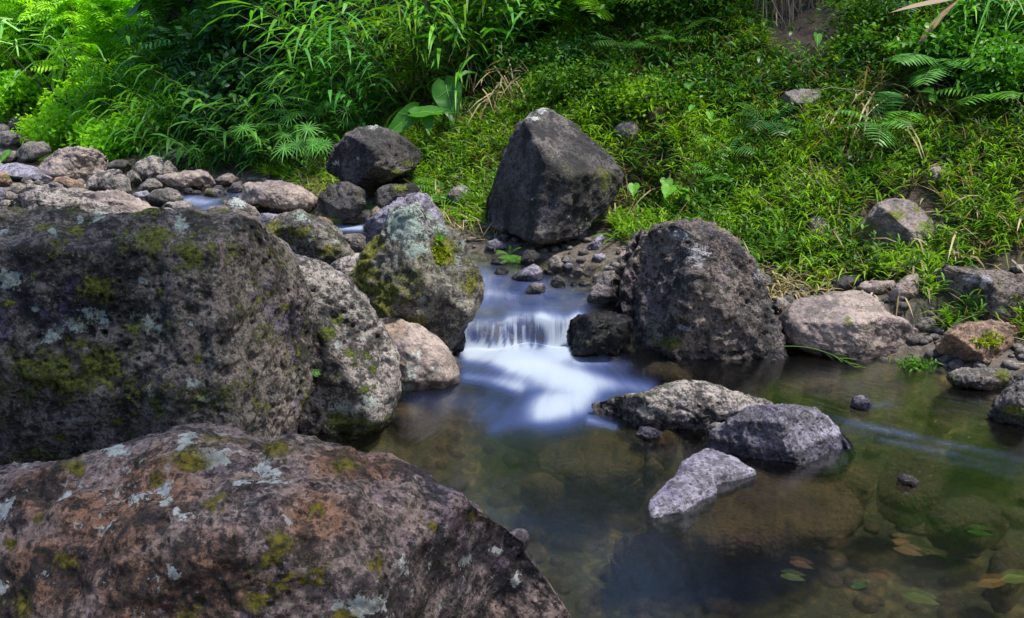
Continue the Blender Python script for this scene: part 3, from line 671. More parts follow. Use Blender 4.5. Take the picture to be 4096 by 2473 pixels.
rock('stone', 'pale bent stone shaped like a boot, rising from the middle of the pool', 'stone', 8,
     [(700, 500), (760, 460), (800, 430), (830, 380), (860, 330), (920, 282), (970, 260), (1040, 275), (1130, 315), (1215, 370), (1100, 390), (1005, 415), (1005, 452), (930, 490), (850, 545), (780, 558), (710, 572)],
     'lilac', zplane=.0, base=(860, 500), p=2.6, seed=19, fac=0, rough=.55, down=1.0, cen=(905, 405), lay=.06, wet=.2)
rock('stone', 'small jagged wet stone alone in the pool upstream of the faint ripples', 'stone', 6,
     [(1455, 1200), (1470, 1160), (1510, 1135), (1560, 1160), (1580, 1190), (1545, 1220), (1490, 1215)], 'lilac', T=.5, seed=20, rough=1.6)
rock('stone', 'tiny wet stone barely breaking the water in front of the long speckled boulder', 'stone', 6,
     [(205, 1365), (240, 1325), (300, 1325), (355, 1355), (325, 1390), (270, 1398)], 'lilac', T=.5, seed=21, rough=1.6)
rock('stone', 'tiny dark stone tip above the water right of the boot shaped stone', 'stone', 8,
     [(1865, 372), (1885, 349), (1930, 358), (1968, 385), (1950, 408), (1900, 395)], 'cobble', T=.5, seed=22, rough=1.5)
rock('boulder', 'rounded mossy boulder sitting in bright grass on the right bank', 'boulder', 6,
     [(1500, 240), (1522, 150), (1570, 90), (1610, 30), (1680, -2), (1760, 0), (1830, 30), (1900, 100), (1960, 170), (1965, 230), (1880, 275), (1700, 300), (1560, 285)],
     'smooth', T=.55, seed=23, fac=2, rough=.7, facets=[(-.4, -.2, .9, .6), (.3, .6, .74, .6)], base=(1700, 345), moss=[(1720, 90, 60), (1880, 150, 60), (1560, 180, 80), (1830, 60, 30)], down=1.15)
rock('rock', 'flat pale rock lying alone high on the shaded bank', 'rock', 3,
     [(858, 652), (900, 602), (970, 590), (1060, 595), (1115, 592), (1132, 640), (1100, 690), (1050, 715), (960, 705), (890, 690)], 'pale', T=.6, seed=24, fac=2, facets=[(0, .75, .6, .4)], base=(1000, 800))
rock('rock', 'brown rounded rock behind the right shoulder of the dark pyramid boulder', 'rock', 2,
     [(2080, 850), (2130, 812), (2200, 802), (2245, 850), (2240, 905), (2150, 925), (2090, 905)], 'smooth', T=.5, seed=25, base=(2160, 975))
rock('rock', 'reddish brown rock jutting out of the slope above the dark pyramid boulder', 'rock', 3,
     [(-40, 780), (-10, 740), (30, 702), (90, 690), (112, 722), (70, 800), (10, 830)], 'orange', T=.5, seed=26, base=(30, 880))
rock('rock', 'dark rock half hidden in weeds high up the slope, below a light fern', 'rock', 3,
     [(420, 362), (450, 337), (500, 335), (522, 370), (475, 392)], 'cobble', T=.5, seed=27)
rock('rock', 'half buried brown rock in grass, up the slope from the rounded mossy boulder', 'rock', 3,
     [(1790, 1175), (1840, 1112), (1900, 1098), (1990, 1150), (1985, 1192), (1850, 1205)], 'smooth', T=.5, seed=28, base=(1890, 1255))
rock('rock', 'low earthy rock poking from grass left of the rounded mossy boulder', 'rock', 6,
     [(1215, 130), (1250, 90), (1300, 95), (1320, 150), (1300, 215), (1225, 220)], 'smooth', T=.5, seed=29, base=(1265, 250))
rock('stone', 'dark stone at the grass line behind the long brown boulder', 'stone', 6,
     [(2385, 395), (2425, 375), (2480, 378), (2490, 425), (2410, 422)], 'cobble', T=.5, seed=30)
rock('rock', 'round grey rock with one lichen patch, in weeds left of the dark pyramid boulder', 'rock', 2,
     [(970, 1292), (1010, 1246), (1060, 1223), (1112, 1242), (1152, 1292), (1142, 1342), (1060, 1382), (990, 1345)], 'cobble', T=.5, seed=31, lich=[(1090, 1265, 34)])
rock('rock', 'flat topped brown ledge rock below the dark squat boulder', 'rock', 10,
     [(1380, 450), (1400, 310), (1480, 265), (1540, 255), (1650, 260), (1800, 240), (1850, 290), (1840, 380), (1700, 450), (1450, 530)], 'dark', Y=6.4, T=.4, p=3, seed=32, moss=[(1650, 290, 90, .4)])
rock('rock', 'folded dark rock under the left side of the dark squat boulder', 'rock', 10,
     [(745, 415), (800, 340), (870, 265), (960, 222), (1060, 225), (1230, 300), (1260, 450), (1150, 560), (900, 560), (770, 520)], 'dark', Y=6.75, T=.4, seed=33, facets=[(-.4, .4, .8, .5)])
rock('rock', 'striped mossy rock with a yellow green seam, behind the tall pitted boulder', 'rock', 'f',
     [(636, 562), (680, 522), (720, 512), (780, 535), (820, 570), (862, 606), (850, 630), (790, 642), (730, 626), (680, 602)], 'mossy', Y=5.3, T=.45, seed=34, fac=3, down=1.5, mcrop=10, moss=[(480, 870, 130, .2), (560, 780, 120, .5), (250, 740, 120), (870, 960, 120), (870, 780, 40)], lich=[(560, 610, 60), (650, 830, 60), (930, 890, 50), (480, 930, 40)])
rock('rock', 'pale rock wedged left of the pointed mossy boulder, above the pitted one', 'rock', 10,
     [(840, 1150), (960, 1080), (1120, 1010), (1250, 990), (1300, 1100), (1250, 1280), (1120, 1330), (960, 1240)], 'pitted', Y=4.75, T=.4, seed=35, down=1.5)
rock('rock', 'dark wet rock with water pouring behind it, left of the pointed mossy boulder', 'rock', 10,
     [(1000, 800), (1090, 785), (1200, 785), (1330, 850), (1360, 900), (1300, 990), (1170, 1010), (1080, 900)], 'cobble', Y=5.3, T=.4, seed=36, down=1.4, wet=.45)
rock('stone', 'small mossy stone in the upper channel, nearest the violet grey boulder', 'stone', 10,
     [(1000, 660), (1070, 600), (1120, 550), (1180, 535), (1225, 570), (1220, 680), (1120, 690)], 'mossy', T=.4, seed=37, moss=[(1140, 600, 60)])
rock('stone', 'tan peaked stone behind the violet grey boulder', 'stone', 10, [(1300, 610), (1340, 520), (1390, 478), (1440, 530), (1420, 620)], 'orange', Y=6.0, T=.4, seed=38)
rock('stone', 'dark block stone between the small mossy stone and the tan peaked stone', 'stone', 10, [(1215, 600), (1230, 535), (1310, 535), (1330, 600), (1290, 650), (1220, 650)], 'dark', Y=6.1, T=.4, seed=39)
rock('stone', 'tan wedge stone at the upper channel, right of the striped mossy rock', 'stone', 10, [(720, 620), (760, 600), (830, 605), (890, 650), (930, 710), (880, 725), (790, 690)], 'orange', Y=5.75, T=.4, seed=40, down=1.5)
rock('stone', 'dark wet stone tucked against the left edge of the waterfall', 'stone', 5, [(735, 850), (790, 790), (828, 785), (838, 840), (822, 892), (765, 898)], 'wet', Y=4.42, T=.6, seed=41, wet=.9)
rock('stone', 'tiny wet pebble stone at the foot of the waterfall, left edge', 'stone', 5, [(758, 910), (800, 893), (808, 930), (772, 938)], 'wet', T=.6, seed=42, wet=.8)

rock('stone', 'rounded stone in the middle of the waterfall lip, water threads falling over it', 'stone', 5,
     [(1075, 770), (1095, 720), (1140, 698), (1190, 712), (1215, 770), (1210, 850), (1150, 900), (1085, 880), (1060, 820)], 'cobble', Y=4.80, T=.3, seed=44, fac=2, rough=.6, wet=.75)
# ---------------------------------------------------------------- stones of the small shore above the waterfall
SH = 'stones of the small shore above the waterfall'
for k, (lab, pts, m) in enumerate([
    ('round dark stone in the gloom under the dark pyramid boulder', [(130, 700), (160, 610), (230, 557), (320, 562), (390, 620), (412, 720), (380, 800), (200, 800)], 'dark'),
    ('triangular violet stone pushing into the water above the waterfall', [(-10, 965), (100, 890), (200, 830), (320, 780), (380, 810), (440, 880), (482, 1000), (420, 1035), (200, 1015), (0, 1005)], 'lilac'),
    ('small half pale half dark stone alone in the water above the waterfall', [(203, 1155), (240, 1090), (330, 1052), (440, 1060), (486, 1110), (482, 1180), (490, 1222), (380, 1212), (220, 1195)], 'cobble'),
    ('upright blunt grey stone on the small shore', [(528, 850), (560, 720), (600, 652), (650, 640), (710, 690), (736, 780), (728, 885), (640, 915), (560, 890)], 'cobble'),
    ('smooth violet stone leaning on the upright blunt one', [(740, 865), (750, 790), (810, 752), (890, 770), (940, 822), (870, 885), (800, 915)], 'lilac'),
    ('angled grey stone behind the smooth violet stone on the shore', [(720, 722), (800, 700), (900, 710), (1000, 790), (1040, 842), (940, 850), (800, 770)], 'cobble'),
    ('round tan stone right of the smooth violet stone', [(858, 895), (900, 832), (970, 820), (1040, 850), (1080, 900), (1000, 955), (910, 955)], 'smooth'),
    ('round stone with grass lying over it, on the small shore', [(1058, 905), (1110, 870), (1160, 890), (1190, 940), (1150, 975), (1070, 945)], 'cobble'),
    ('pitted black and white stone at the water line of the small shore', [(558, 1055), (600, 970), (670, 932), (730, 970), (790, 1060), (792, 1112), (690, 1132), (600, 1095)], 'pitted'),
    ('smallest pale pebble beside the pitted stone', [(828, 945), (870, 920), (912, 950), (902, 985), (850, 985)], 'pale'),
    ('pale egg shaped pebble at the water by a floating leaf', [(968, 1075), (1010, 1010), (1080, 1000), (1150, 1030), (1182, 1072), (1100, 1102), (1000, 1112)], 'pale'),
    ('big pale stone with a dark foot, left against the rough brown boulder', [(1098, 1305), (1130, 1222), (1190, 1120), (1290, 990), (1360, 902), (1480, 872), (1590, 900), (1610, 1100), (1600, 1290), (1450, 1362), (1330, 1357), (1180, 1352)], 'cobble'),
    ('narrow pale stone behind the big pale stone of the shore', [(1180, 1035), (1200, 940), (1240, 912), (1282, 930), (1302, 975), (1235, 1060)], 'pale'),
    ('bluish stone at the foot of the grass on the small shore', [(1178, 695), (1220, 632), (1320, 612), (1372, 640), (1402, 690), (1330, 745), (1240, 762)], 'lilac'),
    ('bluish leaning slab in weeds right of the dark pyramid boulder', [(1098, 545), (1130, 490), (1200, 430), (1260, 352), (1330, 330), (1382, 370), (1342, 440), (1330, 555), (1200, 575)], 'lilac'),
    ('dull brown stone behind the left edge of the rough brown boulder', [(1560, 722), (1580, 650), (1640, 582), (1760, 522), (1845, 530), (1780, 622), (1700, 722), (1650, 775)], 'smooth'),
    ('reddish flat stone among dead leaves on the small shore', [(1090, 845), (1130, 800), (1230, 790), (1262, 830), (1200, 872), (1110, 872)], 'orange'),
    ('flat tan stone at the end of the dead leaves beside the rough brown boulder', [(1378, 845), (1420, 820), (1520, 810), (1572, 842), (1530, 865), (1450, 875)], 'pale'),
    ('black wet pebble between the pitted stone and the pale egg pebble', [(858, 1085), (880, 1042), (940, 1040), (966, 1080), (940, 1112), (870, 1112)], 'wet'),
    ('small dark stone left of the upright blunt one', [(448, 895), (480, 850), (560, 860), (602, 902), (540, 932), (470, 932)], 'dark'),
    ('dark flat stone at the water edge under the hanging fern', [(-330, 760), (-300, 700), (-200, 690), (-100, 700), (-70, 760), (-200, 790)], 'dark'),
    ('wet purple stone by the water right of the pointed mossy boulder', [(-410, 560), (-370, 450), (-250, 400), (-150, 450), (-120, 540), (-230, 600), (-350, 620)], 'lilac'),
    ('shiny wet cobble in the shallow water right of the pointed mossy boulder', [(-275, 900), (-220, 830), (-120, 830), (-55, 880), (-110, 950), (-230, 940)], 'wet')]):
    rock('stone', lab, 'stone', 11, pts, m, T=.5, seed=60 + k, group=SH, rough=1.0, fac=4)

# ---------------------------------------------------------------- stones between grass and tan boulder on the right
for k, (lab, pts, m) in enumerate([
    ('pale stone behind the right foot of the rough brown boulder', [(30, 320), (40, 215), (100, 205), (170, 235), (215, 310), (190, 385), (100, 370)], 'pale'),
    ('small mossy stones corner piece between the rough brown and the low tan boulder', [(215, 500), (240, 425), (300, 430), (350, 480), (345, 560), (290, 610), (240, 580)], 'cobble'),
    ('dark rounded stone at the grass edge above the low tan boulder', [(712, 350), (750, 270), (830, 237), (940, 233), (1012, 262), (960, 340), (830, 380)], 'dark'),
    ('flat brown stone right of the dark rounded one, above the low tan boulder', [(950, 345), (1010, 300), (1150, 280), (1300, 275), (1310, 330), (1230, 400), (1080, 390)], 'smooth'),
    ('blocky brown stone with dry grass on it, left of the long brown boulder', [(1245, 400), (1300, 320), (1400, 245), (1500, 225), (1512, 300), (1500, 440), (1380, 480), (1290, 470)], 'smooth'),
    ('little round grey stone under the blocky brown one', [(1310, 560), (1340, 505), (1390, 510), (1405, 570), (1370, 615)], 'cobble'),
    ('buried stone with yellow moss between low tan and orange boulders', [(1480, 690), (1540, 620), (1650, 600), (1700, 680), (1660, 750), (1560, 760)], 'cobble')]):
    rock('stone', lab, 'stone', 12, pts, m, T=.5, seed=90 + k, group='stones at the foot of the grassy bank', fac=4)

# ---------------------------------------------------------------- dry cobble bed, far left
CB = 'cobbles of the dry bed upstream'
for k, (lab, crop, pts, m, kw) in enumerate([
    ('low broad pitted boulder showing just behind the biggest flat topped one', 9, [(-120, 1000), (0, 950), (120, 870), (240, 810), (340, 785), (480, 790), (640, 800), (820, 840), (960, 900), (1100, 960), (1300, 1020), (1400, 1080), (900, 1150), (0, 1150)], 'pitted', dict(Y=5.0, T=.35, pits=.8, moss=[(250, 1000, 120), (100, 1000, 60)], down=1.4)),
    ('long tan slab right of the low broad pitted boulder', 9, [(640, 800), (850, 795), (1150, 790), (1240, 825), (1350, 880), (1500, 940), (1600, 990), (1640, 1030), (1500, 1090), (1000, 1090), (700, 900)], 'smooth', dict(Y=5.7, T=.35, down=1.5)),
    ('speckled white lichened rock at the channel, right of the long tan slab', 9, [(2120, 1020), (2160, 950), (2220, 890), (2320, 853), (2400, 880), (2500, 940), (2580, 1030), (2600, 1100), (2400, 1140), (2150, 1100)], 'cobble', dict(Y=5.9, T=.4, lich=[(2350, 900, 80), (2300, 1000, 80)], down=1.5)),
    ('speckled grey rock joined to the right of the white lichened rock', 10, [(70, 620), (130, 560), (250, 565), (340, 590), (372, 610), (270, 690), (200, 720), (100, 690)], 'lilac', dict(Y=5.75, T=.4, down=1.5)),
    ('big smooth tan boulder across the far channel, below the sedges', 10, [(-95, 460), (-70, 240), (0, 230), (140, 245), (250, 222), (370, 235), (480, 270), (620, 335), (720, 400), (720, 470), (680, 530), (560, 555), (400, 560), (250, 520), (50, 430)], 'smooth', dict(T=.45, base=(400, 560), fac=2)),
    ('brown rock behind the big smooth tan boulder', 10, [(390, 235), (440, 190), (540, 150), (640, 130), (720, 190), (700, 300), (560, 280)], 'smooth', dict(Y=8.3, T=.4)),
    ('mossy brown rock right of the big smooth tan boulder, under drooping grass', 10, [(640, 330), (700, 290), (780, 250), (850, 260), (800, 340), (740, 390), (680, 370)], 'mossy', dict(Y=7.9, T=.4)),
    ('little pale stone left against the big smooth tan boulder', 9, [(2400, 900), (2440, 875), (2480, 880), (2530, 920), (2500, 960), (2430, 950)], 'pale', dict(T=.4)),
    ('white topped low stone at the bend of the far channel', 9, [(1565, 945), (1640, 900), (1750, 880), (1850, 882), (1920, 940), (1958, 985), (1860, 1000), (1700, 1010)], 'pale', dict(T=.4)),
    ('flat pale sliver below the white topped low stone', 9, [(1700, 1030), (1800, 985), (1900, 980), (1955, 1000), (1900, 1040)], 'pale', dict(T=.4)),
    ('round dark bellied cobble left of the far channel', 9, [(1455, 890), (1470, 810), (1540, 765), (1650, 758), (1750, 780), (1805, 840), (1780, 880), (1690, 900), (1580, 935), (1480, 920)], 'cobble', dict(T=.5)),
    ('grey cobble tucked left of the round dark bellied cobble', 9, [(1300, 830), (1330, 790), (1450, 775), (1480, 810), (1440, 880), (1330, 860)], 'lilac', dict(T=.4)),
    ('upright egg shaped pale cobble, tallest of the dry bed', 9, [(1008, 730), (1030, 690), (1080, 650), (1170, 615), (1220, 618), (1265, 670), (1295, 770), (1290, 840), (1220, 845), (1100, 810)], 'pale', dict(T=.5)),
    ('dark slanting rock left behind the upright egg shaped cobble', 9, [(815, 785), (830, 710), (900, 640), (990, 585), (1110, 565), (1190, 575), (1215, 605), (1050, 660), (1010, 790)], 'pitted', dict(T=.4)),
    ('tan wedge cobble left of the dark slanting rock', 9, [(505, 690), (540, 645), (600, 635), (720, 660), (815, 705), (815, 770), (720, 790), (620, 720)], 'orange', dict(T=.4)),
    ('tan rounded cobble just behind the low broad pitted boulder', 9, [(455, 770), (480, 700), (560, 682), (640, 710), (675, 760), (640, 790), (520, 795)], 'pale', dict(T=.4)),
    ('pale slab behind the left end of the low broad pitted boulder', 9, [(190, 785), (230, 740), (340, 715), (440, 735), (470, 760), (430, 795), (280, 800)], 'pale', dict(T=.4)),
    ('angular pale cobble left of the pale slab', 9, [(75, 770), (120, 705), (200, 700), (240, 740), (190, 800), (110, 805)], 'pale', dict(T=.4)),
    ('mossy tan cobble at the far left under a drooping leaf', 9, [(-60, 640), (-20, 580), (60, 600), (115, 680), (90, 730), (0, 740)], 'orange', dict(T=.4, moss=[(60, 640, 40)])),
    ('dark half seen cobble at the left edge behind the low broad boulder', 9, [(-90, 850), (-60, 740), (20, 740), (60, 800), (40, 870), (-40, 900)], 'lilac', dict(T=.4)),
    ('small dark angular stone on the pale sandbar', 9, [(205, 680), (230, 640), (280, 632), (315, 670), (290, 705), (230, 705)], 'cobble', dict(T=.4)),
    ('small grey stone right of the angular one on the sandbar', 9, [(330, 690), (370, 665), (430, 690), (440, 725), (370, 730)], 'pale', dict(T=.4)),
    ('small dark stone in a gap beside the tan wedge cobble', 9, [(425, 700), (460, 670), (505, 680), (500, 730), (450, 735)], 'dark', dict(T=.4)),
    ('great folded slab boulder of the far bed, dark on its right side', 9, [(360, 570), (420, 500), (480, 440), (560, 390), (700, 358), (800, 355), (900, 370), (1020, 430), (1045, 500), (1030, 560), (900, 640), (840, 690), (700, 665), (500, 625), (400, 595)], 'smooth', dict(T=.4, fac=2, facets=[(.55, -.15, .8, .5), (-.35, .6, .7, .5)], base=(800, 690))),
    ('flat pale rock apron left of the great folded slab boulder', 9, [(-40, 600), (0, 515), (120, 505), (240, 515), (350, 540), (420, 600), (530, 650), (480, 690), (300, 670), (100, 640)], 'lilac', dict(T=.55, facets=[(0, .8, .6, .35)], rough=.4)),
    ('rounded boulder with a dark hole, behind the pale rock apron', 9, [(165, 480), (170, 380), (240, 315), (340, 290), (430, 288), (480, 330), (500, 390), (420, 420), (300, 470), (200, 500)], 'cobble', dict(T=.5)),
    ('mossy boulder at the left edge, beside the rounded holed boulder', 9, [(-60, 490), (-20, 410), (60, 380), (160, 385), (165, 480), (120, 505), (0, 510)], 'cobble', dict(T=.5, moss=[(60, 420, 60)])),
    ('light grey stones ledge above the mossy left edge boulder', 9, [(-40, 330), (0, 190), (80, 185), (140, 195), (200, 230), (250, 290), (200, 330), (60, 345)], 'cobble', dict(T=.5)),
    ('distant dark boulder under the sunlit shrubs, farthest of all', 9, [(85, 130), (110, 75), (150, 40), (190, 32), (240, 60), (280, 100), (275, 170), (200, 200), (110, 190)], 'dark', dict(T=.5)),
    ('distant low stone left of the farthest dark boulder', 9, [(-60, 180), (-30, 120), (30, 115), (90, 145), (95, 190), (0, 215)], 'cobble', dict(T=.5)),
    ('grey rounded boulder right of the great folded slab', 9, [(1040, 540), (1070, 500), (1140, 470), (1240, 475), (1290, 520), (1300, 560), (1200, 580), (1080, 570)], 'cobble', dict(T=.5)),
    ('large split boulder of the dry bed, crossed by a dark crack', 9, [(1290, 560), (1350, 500), (1420, 460), (1490, 432), (1560, 440), (1660, 490), (1730, 550), (1750, 600), (1650, 610), (1540, 640), (1440, 690), (1400, 700), (1330, 640)], 'pitted', dict(T=.45)),
    ('narrow stone broken from the left of the large split boulder', 9, [(1240, 640), (1270, 590), (1310, 560), (1350, 600), (1410, 690), (1370, 720), (1300, 730)], 'pitted', dict(T=.45)),
    ('dark peaked boulder behind the large split one, against the shade', 9, [(1590, 410), (1690, 390), (1750, 355), (1800, 347), (1850, 390), (1905, 450), (1890, 550), (1800, 580), (1730, 540), (1650, 460)], 'dark', dict(T=.45)),
    ('long sloping slab in front of the dark peaked boulder', 9, [(1540, 640), (1600, 615), (1750, 610), (1900, 590), (2000, 575), (2050, 590), (2100, 660), (2135, 730), (2050, 745), (1900, 720), (1840, 780), (1700, 760), (1620, 690)], 'smooth', dict(T=.4)),
    ('triangular pale cobble beside the large split boulder', 9, [(1330, 785), (1380, 730), (1450, 670), (1520, 652), (1580, 680), (1620, 730), (1540, 750), (1470, 770)], 'pale', dict(T=.4)),
    ('brown mound stone under the dark grass right of the long sloping slab', 9, [(2110, 665), (2180, 625), (2280, 605), (2360, 660), (2370, 690), (2260, 710), (2130, 730)], 'smooth', dict(T=.4)),
    ('small dark pebble at the head of the far channel', 9, [(1800, 790), (1830, 745), (1890, 745), (1910, 780), (1870, 815)], 'dark', dict(T=.4)),
    ('small white pebble above the head of the far channel', 9, [(1850, 715), (1890, 697), (1940, 705), (1955, 740), (1910, 755)], 'pale', dict(T=.4)),
    ('small tan cobble right of the small white pebble', 9, [(1950, 745), (1990, 710), (2060, 705), (2085, 740), (2030, 770), (1970, 770)], 'orange', dict(T=.4)),
    ('longish mossy cobble lying in the far channel', 9, [(1995, 800), (2040, 755), (2100, 750), (2190, 775), (2240, 810), (2200, 830), (2080, 835)], 'cobble', dict(T=.4, moss=[(2060, 800, 50)])),
    ('blue grey pebble behind the longish mossy cobble', 9, [(2095, 745), (2130, 718), (2190, 722), (2215, 755), (2180, 775), (2120, 770)], 'lilac', dict(T=.4)),
    ('grey rock left against the big smooth tan boulder, behind the channel', 9, [(2220, 785), (2270, 740), (2300, 700), (2380, 680), (2400, 740), (2370, 790), (2290, 795)], 'cobble', dict(T=.4)),
    ('tiny wet pebble below the small dark one in the far channel', 9, [(1885, 790), (1920, 765), (1980, 775), (1990, 805), (1930, 820)], 'cobble', dict(T=.4)),
    ('dark mossy hump splitting the far channel beside the white lichened rock', 9, [(2040, 960), (2090, 925), (2140, 935), (2140, 985), (2080, 1000)], 'mossy', dict(T=.4, wet=.3))]):
    kw = dict(seed=110 + k, fac=4, group=CB) | kw
    rock('boulder' if 'boulder' in lab.split(',')[0].split(' behind')[0].split(' under')[0] else 'cobble', lab, 'rock', crop, pts, m, **kw)

# ---------------------------------------------------------------- stones seen through the water
UW = 'stones under the pool water'
def oval(cx, cy, rx, ry, rot=0):
    a = np.linspace(0, 2 * np.pi, 14, endpoint=False)
    x, y = rx * np.cos(a), ry * np.sin(a); c, s = math.cos(rot), math.sin(rot)
    return np.stack([cx + x * c - y * s, cy + x * s + y * c], 1)
for k, (lab, cx, cy, rx, ry, zt, m) in enumerate([
    ('largest submerged slab, brown, spreading under the boot shaped stone', 1180, 520, 560, 170, -.11, 'under'),
    ('broad olive submerged boulder below the long speckled boulder', 430, 290, 250, 95, -.10, 'under'),
    ('oval brown submerged stone below the tiny wet stone', 760, 200, 90, 32, -.05, 'under'),
    ('golden submerged stone left of the lilac mid pool boulder', 915, 185, 60, 25, -.10, 'under'),
    ('dark green submerged boulder under the tiny dark stone tip', 1920, 430, 150, 80, -.12, 'under'),
    ('pale olive submerged stone behind the tiny dark stone tip', 1620, 400, 170, 50, -.16, 'under'),
    ('wide dim submerged stone in the right of the pool', 2200, 560, 200, 70, -.18, 'under'),
    ('rust tinted submerged stone left of the white water tail', -430, 60, 110, 50, -.12, 'under'),
    ('olive submerged stone left of the boot shaped stone', 200, 420, 110, 30, -.15, 'under'),
    ('small submerged stone between boot shaped stone and speckled boulder', 720, 345, 50, 22, -.15, 'under'),
    ('submerged stone at the lower left near the rust brown boulder', 640, 720, 120, 45, -.2, 'under'),
    ('yellowish submerged stone at the lower right corner', 2380, 820, 90, 90, -.2, 'under')]):
    rock('submerged_stone', lab, 'stone', 8, oval(cx, cy, rx, ry), m, zplane=zt, base=(cx, cy), T=.3, lay=.06, seed=170 + k, group=UW, wet=0.0, down=1.0, rough=.7)
for k, (lab, cx, cy, rx, ry, zt) in enumerate([
    ('orange submerged stone beside the rough brown boulder in the flowing water', 390, 1018, 150, 36, -.04),
    ('golden flat submerged stone off the low tan boulder', 1280, 1095, 120, 26, -.12),
    ('yellow submerged stone beyond the small jagged wet stone', 1780, 1160, 70, 20, -.12),
    ('dim submerged stone left of the golden flat one', 1090, 1130, 100, 36, -.15),
    ('olive submerged stone right of the small jagged wet stone', 1900, 1235, 80, 22, -.15),
    ('brown submerged stone near the low wet grey stone', 2150, 1190, 130, 40, -.12),
    ('dull submerged stone just left of the small jagged wet stone', 1380, 1180, 80, 26, -.12)]):
    rock('submerged_stone', lab, 'stone', 6, oval(cx, cy, rx, ry), 'under', zplane=zt, base=(cx, cy), T=.4, lay=.05, seed=190 + k, group=UW, wet=0.0, down=1.0, rough=.7)
# ---------------------------------------------------------------- leaves and plants
def unit(v): return v / (np.linalg.norm(v, axis=-1, keepdims=True) + 1e-9)
PROF = {'lance': [(0, .25), (.33, 1), (.68, .72), (1, .03)], 'oval': [(0, .2), (.4, 1), (1, .05)], 'blade': [(0, .8), (.4, 1), (.75, .6), (1, .04)],
        'heart': [(0, .55), (.18, 1), (.55, .78), (1, .04)], 'leaflet': [(0, .5), (.45, 1), (1, .06)], 'tiny': [(0, .5), (.5, 1), (1, .1)]}
class Leaves:
    """collects leaf blades and builds them as one mesh"""
    def __init__(s): s.b = []
    def add(s, P, D, L, W, droop=.3, up=None, roll=.5, prof='lance', rs=RNG):
        P = np.atleast_2d(P); n = len(P); D = unit(np.broadcast_to(D, (n, 3)))
        L = np.broadcast_to(L, (n,)); W = np.broadcast_to(W, (n,)); droop = np.broadcast_to(droop, (n,))
        U = np.tile([0, 0, 1.], (n, 1)) if up is None else np.broadcast_to(up, (n, 3))
        U = U + rs.normal(0, roll, (n, 3))
        Sd = unit(np.cross(D, U)); Nn = np.cross(Sd, D)
        pr = PROF[prof]; k = len(pr)
        V = np.empty((n, k, 2, 3))
        for i, (t, wv) in enumerate(pr):
            c = P + D * (L * t)[:, None] + np.array([0, 0, -1.]) * (droop * L * t * t)[:, None]
            hw = (W * wv * .5)[:, None]
            V[:, i, 0] = c - Sd * hw; V[:, i, 1] = c + Sd * hw
        base = np.arange(n)[:, None] * (2 * k)
        F = np.concatenate([np.stack([base[:, 0] + 2 * i, base[:, 0] + 2 * i + 1, base[:, 0] + 2 * i + 3, base[:, 0] + 2 * i + 2], 1) for i in range(k - 1)])
        s.b.append((V.reshape(-1, 3), F))
    def fronds(s, P, D, L, pairs=9, ll=.28, lw=.05, droop=.4, up=None, sweep=.45, roll=.2, rs=RNG, prof='leaflet'):
        """pinnate fronds: leaflets in two rows along a drooping axis"""
        P = np.atleast_2d(P); n = len(P); D = unit(np.broadcast_to(D, (n, 3))); L = np.broadcast_to(L, (n,)).astype(float)
        U = (np.tile([0, 0, 1.], (n, 1)) if up is None else np.broadcast_to(up, (n, 3))) + rs.normal(0, roll, (n, 3))
        Sd = unit(np.cross(D, U))
        for i in range(pairs):
            t = (i + .6) / pairs
            c = P + D * (L * t)[:, None] - np.array([0, 0, 1.]) * (droop * L * t * t)[:, None]
            ax = unit(D - np.array([0, 0, 1.]) * (2 * droop * t)); nn = unit(np.cross(Sd, ax))
            ln = L * ll * (math.sin(math.pi * (.12 + .83 * t)) ** .8) * rs.uniform(.85, 1.15, n)
            for sg in (-1, 1):
                s.add(c, unit(Sd * sg + ax * sweep), ln, np.maximum(L * lw, .004), .25, nn, .12, prof, rs)
    def get(s):
        V = np.concatenate([a for a, _ in s.b]); o = np.cumsum([0] + [len(a) for a, _ in s.b])
        return V, np.concatenate([f + o[i] for i, (_, f) in enumerate(s.b)])
def tube(pts, radii, sides=7):
    pts = np.asarray(pts, float); k = len(pts)
    T = unit(np.gradient(pts, axis=0)); a = np.cross(T, [.31, .17, .93]); a = unit(a); b = np.cross(T, a)
    th = np.linspace(0, 2 * np.pi, sides, endpoint=False)
    V = (pts[:, None] + np.asarray(radii)[:, None, None] * (np.cos(th)[None, :, None] * a[:, None] + np.sin(th)[None, :, None] * b[:, None])).reshape(-1, 3)
    F = [[i * sides + j, i * sides + (j + 1) % sides, (i + 1) * sides + (j + 1) % sides, (i + 1) * sides + j] for i in range(k - 1) for j in range(sides)]
    return V, np.array(F)
def join(parts):
    o = np.cumsum([0] + [len(v) for v, _ in parts])
    return np.concatenate([v for v, _ in parts]), np.concatenate([f + o[i] for i, (_, f) in enumerate(parts)])
def wig(a, b, n, amp, rs):
    t = np.linspace(0, 1, n)[:, None]
    return np.asarray(a) * (1 - t) + np.asarray(b) * t + np.cumsum(rs.normal(0, amp, (n, 3)), 0) * np.sin(t * np.pi) ** .5
def plant(name, label, cat, base, group, parts):
    """an Empty at the base with one mesh per part"""
    o = link(name, None, label, cat, group, loc=base)
    for pn, V, F, m in parts:
        link(pn, mesh_np(pn, V - base, F, m), parent=o)
    return o
def gpt(x, y, crop='f', dz=0.0):
    p = px(crop, (x, y))[0]
    return at(p, hit(p)) - np.array([0, 0, dz])
def fp(x, y, t): return at(px('f', (x, y))[0], t)

